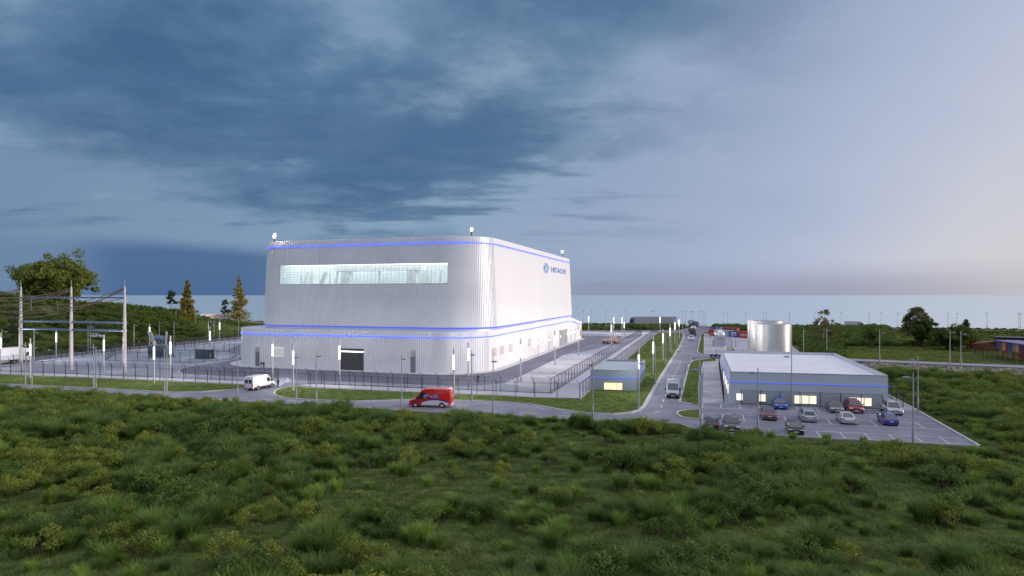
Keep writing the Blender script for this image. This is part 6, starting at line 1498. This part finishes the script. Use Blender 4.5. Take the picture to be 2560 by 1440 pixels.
cmb = n.new('ShaderNodeCombineXYZ'); l.new(math_('DIVIDE', X, zc), cmb.inputs[0]); l.new(math_('DIVIDE', Y, zc), cmb.inputs[1])
def noise(vec, scale, det, rough=.55, off=(0, 0, 0), sc=(1, 1, 1), dist=0.0):
    mp = n.new('ShaderNodeMapping'); mp.inputs['Location'].default_value = off; mp.inputs['Scale'].default_value = sc; l.new(vec, mp.inputs[0])
    q = n.new('ShaderNodeTexNoise'); q.inputs['Scale'].default_value = scale; q.inputs['Detail'].default_value = det; q.inputs['Roughness'].default_value = rough; q.inputs['Distortion'].default_value = dist
    l.new(mp.outputs[0], q.inputs['Vector']); return q.outputs['Fac']
n1_ = noise(cmb.outputs[0], 0.66, 10, .58, (3.1, 1.7, 0), dist=.08); n2_ = noise(cmb.outputs[0], 1.7, 10, .60, (7.3, 2.2, 0), dist=.12); n3_ = noise(cmb.outputs[0], 0.30, 4, .5, (1.3, 5.0, 0))
# gradient: dark blue on the left, pale lilac low on the right
wob = math_('MULTIPLY', math_('SUBTRACT', n3_, .5), .34)
g = math_('ADD', math_('ADD', math_('MULTIPLY', az, .74), .47), math_('ADD', wob, math_('MULTIPLY', math_('SUBTRACT', .20, el), .55)))
rp = n.new('ShaderNodeValToRGB'); l.new(g, rp.inputs[0]); e = rp.color_ramp.elements
e[0].position = 0.0; e[0].color = sr(114, 138, 170); e[1].position = 1.0; e[1].color = sr(196, 200, 214)
for p_, c_ in ((.22, (122, 149, 179)), (.45, (138, 163, 189)), (.62, (150, 167, 195)), (.78, (166, 179, 205)), (.9, (183, 190, 212))):
    q = rp.color_ramp.elements.new(p_); q.color = sr(*c_)
base = rp.outputs[0]
# cloud sheet, heavy on the left and overhead, thinning to the right
left = mapr(g, .35, .80, 1.0, 0.0); hi_ = mapr(el, .06, .30, .0, 1.0)
cov = math_('ADD', math_('ADD', n1_, math_('MULTIPLY', math_('SUBTRACT', n2_, .5), .42)), math_('MULTIPLY', math_('SUBTRACT', hi_, .45), .17))
cl = math_('MULTIPLY', mapr(cov, .45, .60), left)
ccol = mixc(mapr(n2_, .38, .66), sr(60, 96, 133), sr(94, 128, 160))
base = mixc(math_('MULTIPLY', cl, .92), base, ccol)
n4_ = noise(cmb.outputs[0], 1.15, 9, .58, (2.4, 8.3, 0), (.62, 1.7, 1), .1)
st_ = math_('MULTIPLY', math_('MULTIPLY', mapr(n4_, .48, .61), math_('MULTIPLY', mapr(el, .06, .12), mapr(el, .24, .36, 1.0, .35))), mapr(g, .42, .80, 1.0, 0.0))
base = mixc(math_('MULTIPLY', st_, .80), base, sr(72, 106, 143))
wisps = math_('MULTIPLY', mapr(n2_, .56, .74), math_('MULTIPLY', mapr(g, .1, .7, 1.0, .3), .62)); base = mixc(wisps, base, sr(142, 167, 196))
# low dark bank on the left and the violet haze at the horizon
bn = noise(cmb.outputs[0], .5, 5, .5, (0, 9, 0), (1, .25, 1)); lo = math_('MULTIPLY', mapr(math_('ADD', el, math_('MULTIPLY', math_('SUBTRACT', bn, .5), .07)), .055, .085, 1.0, 0.0), math_('MULTIPLY', mapr(az, -.42, -.16, 1.0, 0.0), mapr(az, -.64, -.54, .35, 1.0)))
base = mixc(math_('MULTIPLY', lo, .92), base, sr(66, 100, 145))
hz_ = math_('MULTIPLY', mapr(el, .004, .055, 1.0, 0.0), mapr(az, -.15, .15)); base = mixc(math_('MULTIPLY', hz_, .70), base, sr(141, 143, 170))
warm = math_('MULTIPLY', mapr(el, .0, .22, 1.0, 0.0), mapr(az, .45, .80)); base = mixc(math_('MULTIPLY', warm, .72), base, sr(216, 208, 205))
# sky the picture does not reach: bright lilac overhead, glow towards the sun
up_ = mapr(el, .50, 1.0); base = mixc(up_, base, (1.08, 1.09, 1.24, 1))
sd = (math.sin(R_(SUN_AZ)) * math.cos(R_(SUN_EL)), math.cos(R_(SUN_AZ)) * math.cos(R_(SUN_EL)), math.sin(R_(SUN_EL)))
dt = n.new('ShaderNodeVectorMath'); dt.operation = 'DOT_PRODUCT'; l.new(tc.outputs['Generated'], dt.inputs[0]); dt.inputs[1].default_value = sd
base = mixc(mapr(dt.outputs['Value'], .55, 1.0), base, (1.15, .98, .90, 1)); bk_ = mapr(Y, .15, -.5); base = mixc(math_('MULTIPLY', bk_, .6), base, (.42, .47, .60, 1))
sky = n.new('ShaderNodeTexSky'); sky.sky_type = 'NISHITA'; sky.sun_disc = False; sky.sun_elevation = R_(SUN_EL); sky.sun_rotation = R_(SUN_AZ)
ns = n.new('ShaderNodeMix'); ns.data_type = 'RGBA'; ns.blend_type = 'ADD'; ns.inputs[0].default_value = 0.004
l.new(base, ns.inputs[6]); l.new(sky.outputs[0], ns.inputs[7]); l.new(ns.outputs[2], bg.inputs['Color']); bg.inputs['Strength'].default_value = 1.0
sun = bpy.data.lights.new('sun', 'SUN'); sun.energy = 1.95; sun.angle = R_(11); sun.color = (1.0, .90, .84); so_ = bpy.data.objects.new('sun', sun); COL.objects.link(so_)
so_.rotation_euler = Vector(sd).to_track_quat('Z', 'Y').to_euler()
cam = bpy.data.cameras.new('camera'); cam.sensor_width = 36; cam.lens = F * 36 / 2560; cam.clip_end = 250000; cam.clip_start = .5; cam.shift_y = (HZ - 720) / 2560
co = bpy.data.objects.new('camera', cam); COL.objects.link(co); co.location = CAM; co.rotation_euler = (R_(90), 0, 0); SC.camera = co
vs_ = SC.view_settings; vs_.view_transform = 'Standard'; vs_.look = 'None'; vs_.exposure = 0; vs_.gamma = 1; vs_.use_curve_mapping = False
SC.cycles.max_bounces = 6; SC.cycles.transparent_max_bounces = 20; SC.cycles.use_light_tree = True; SC.cycles.sample_clamp_indirect = 4
SC.cycles.use_denoising = True
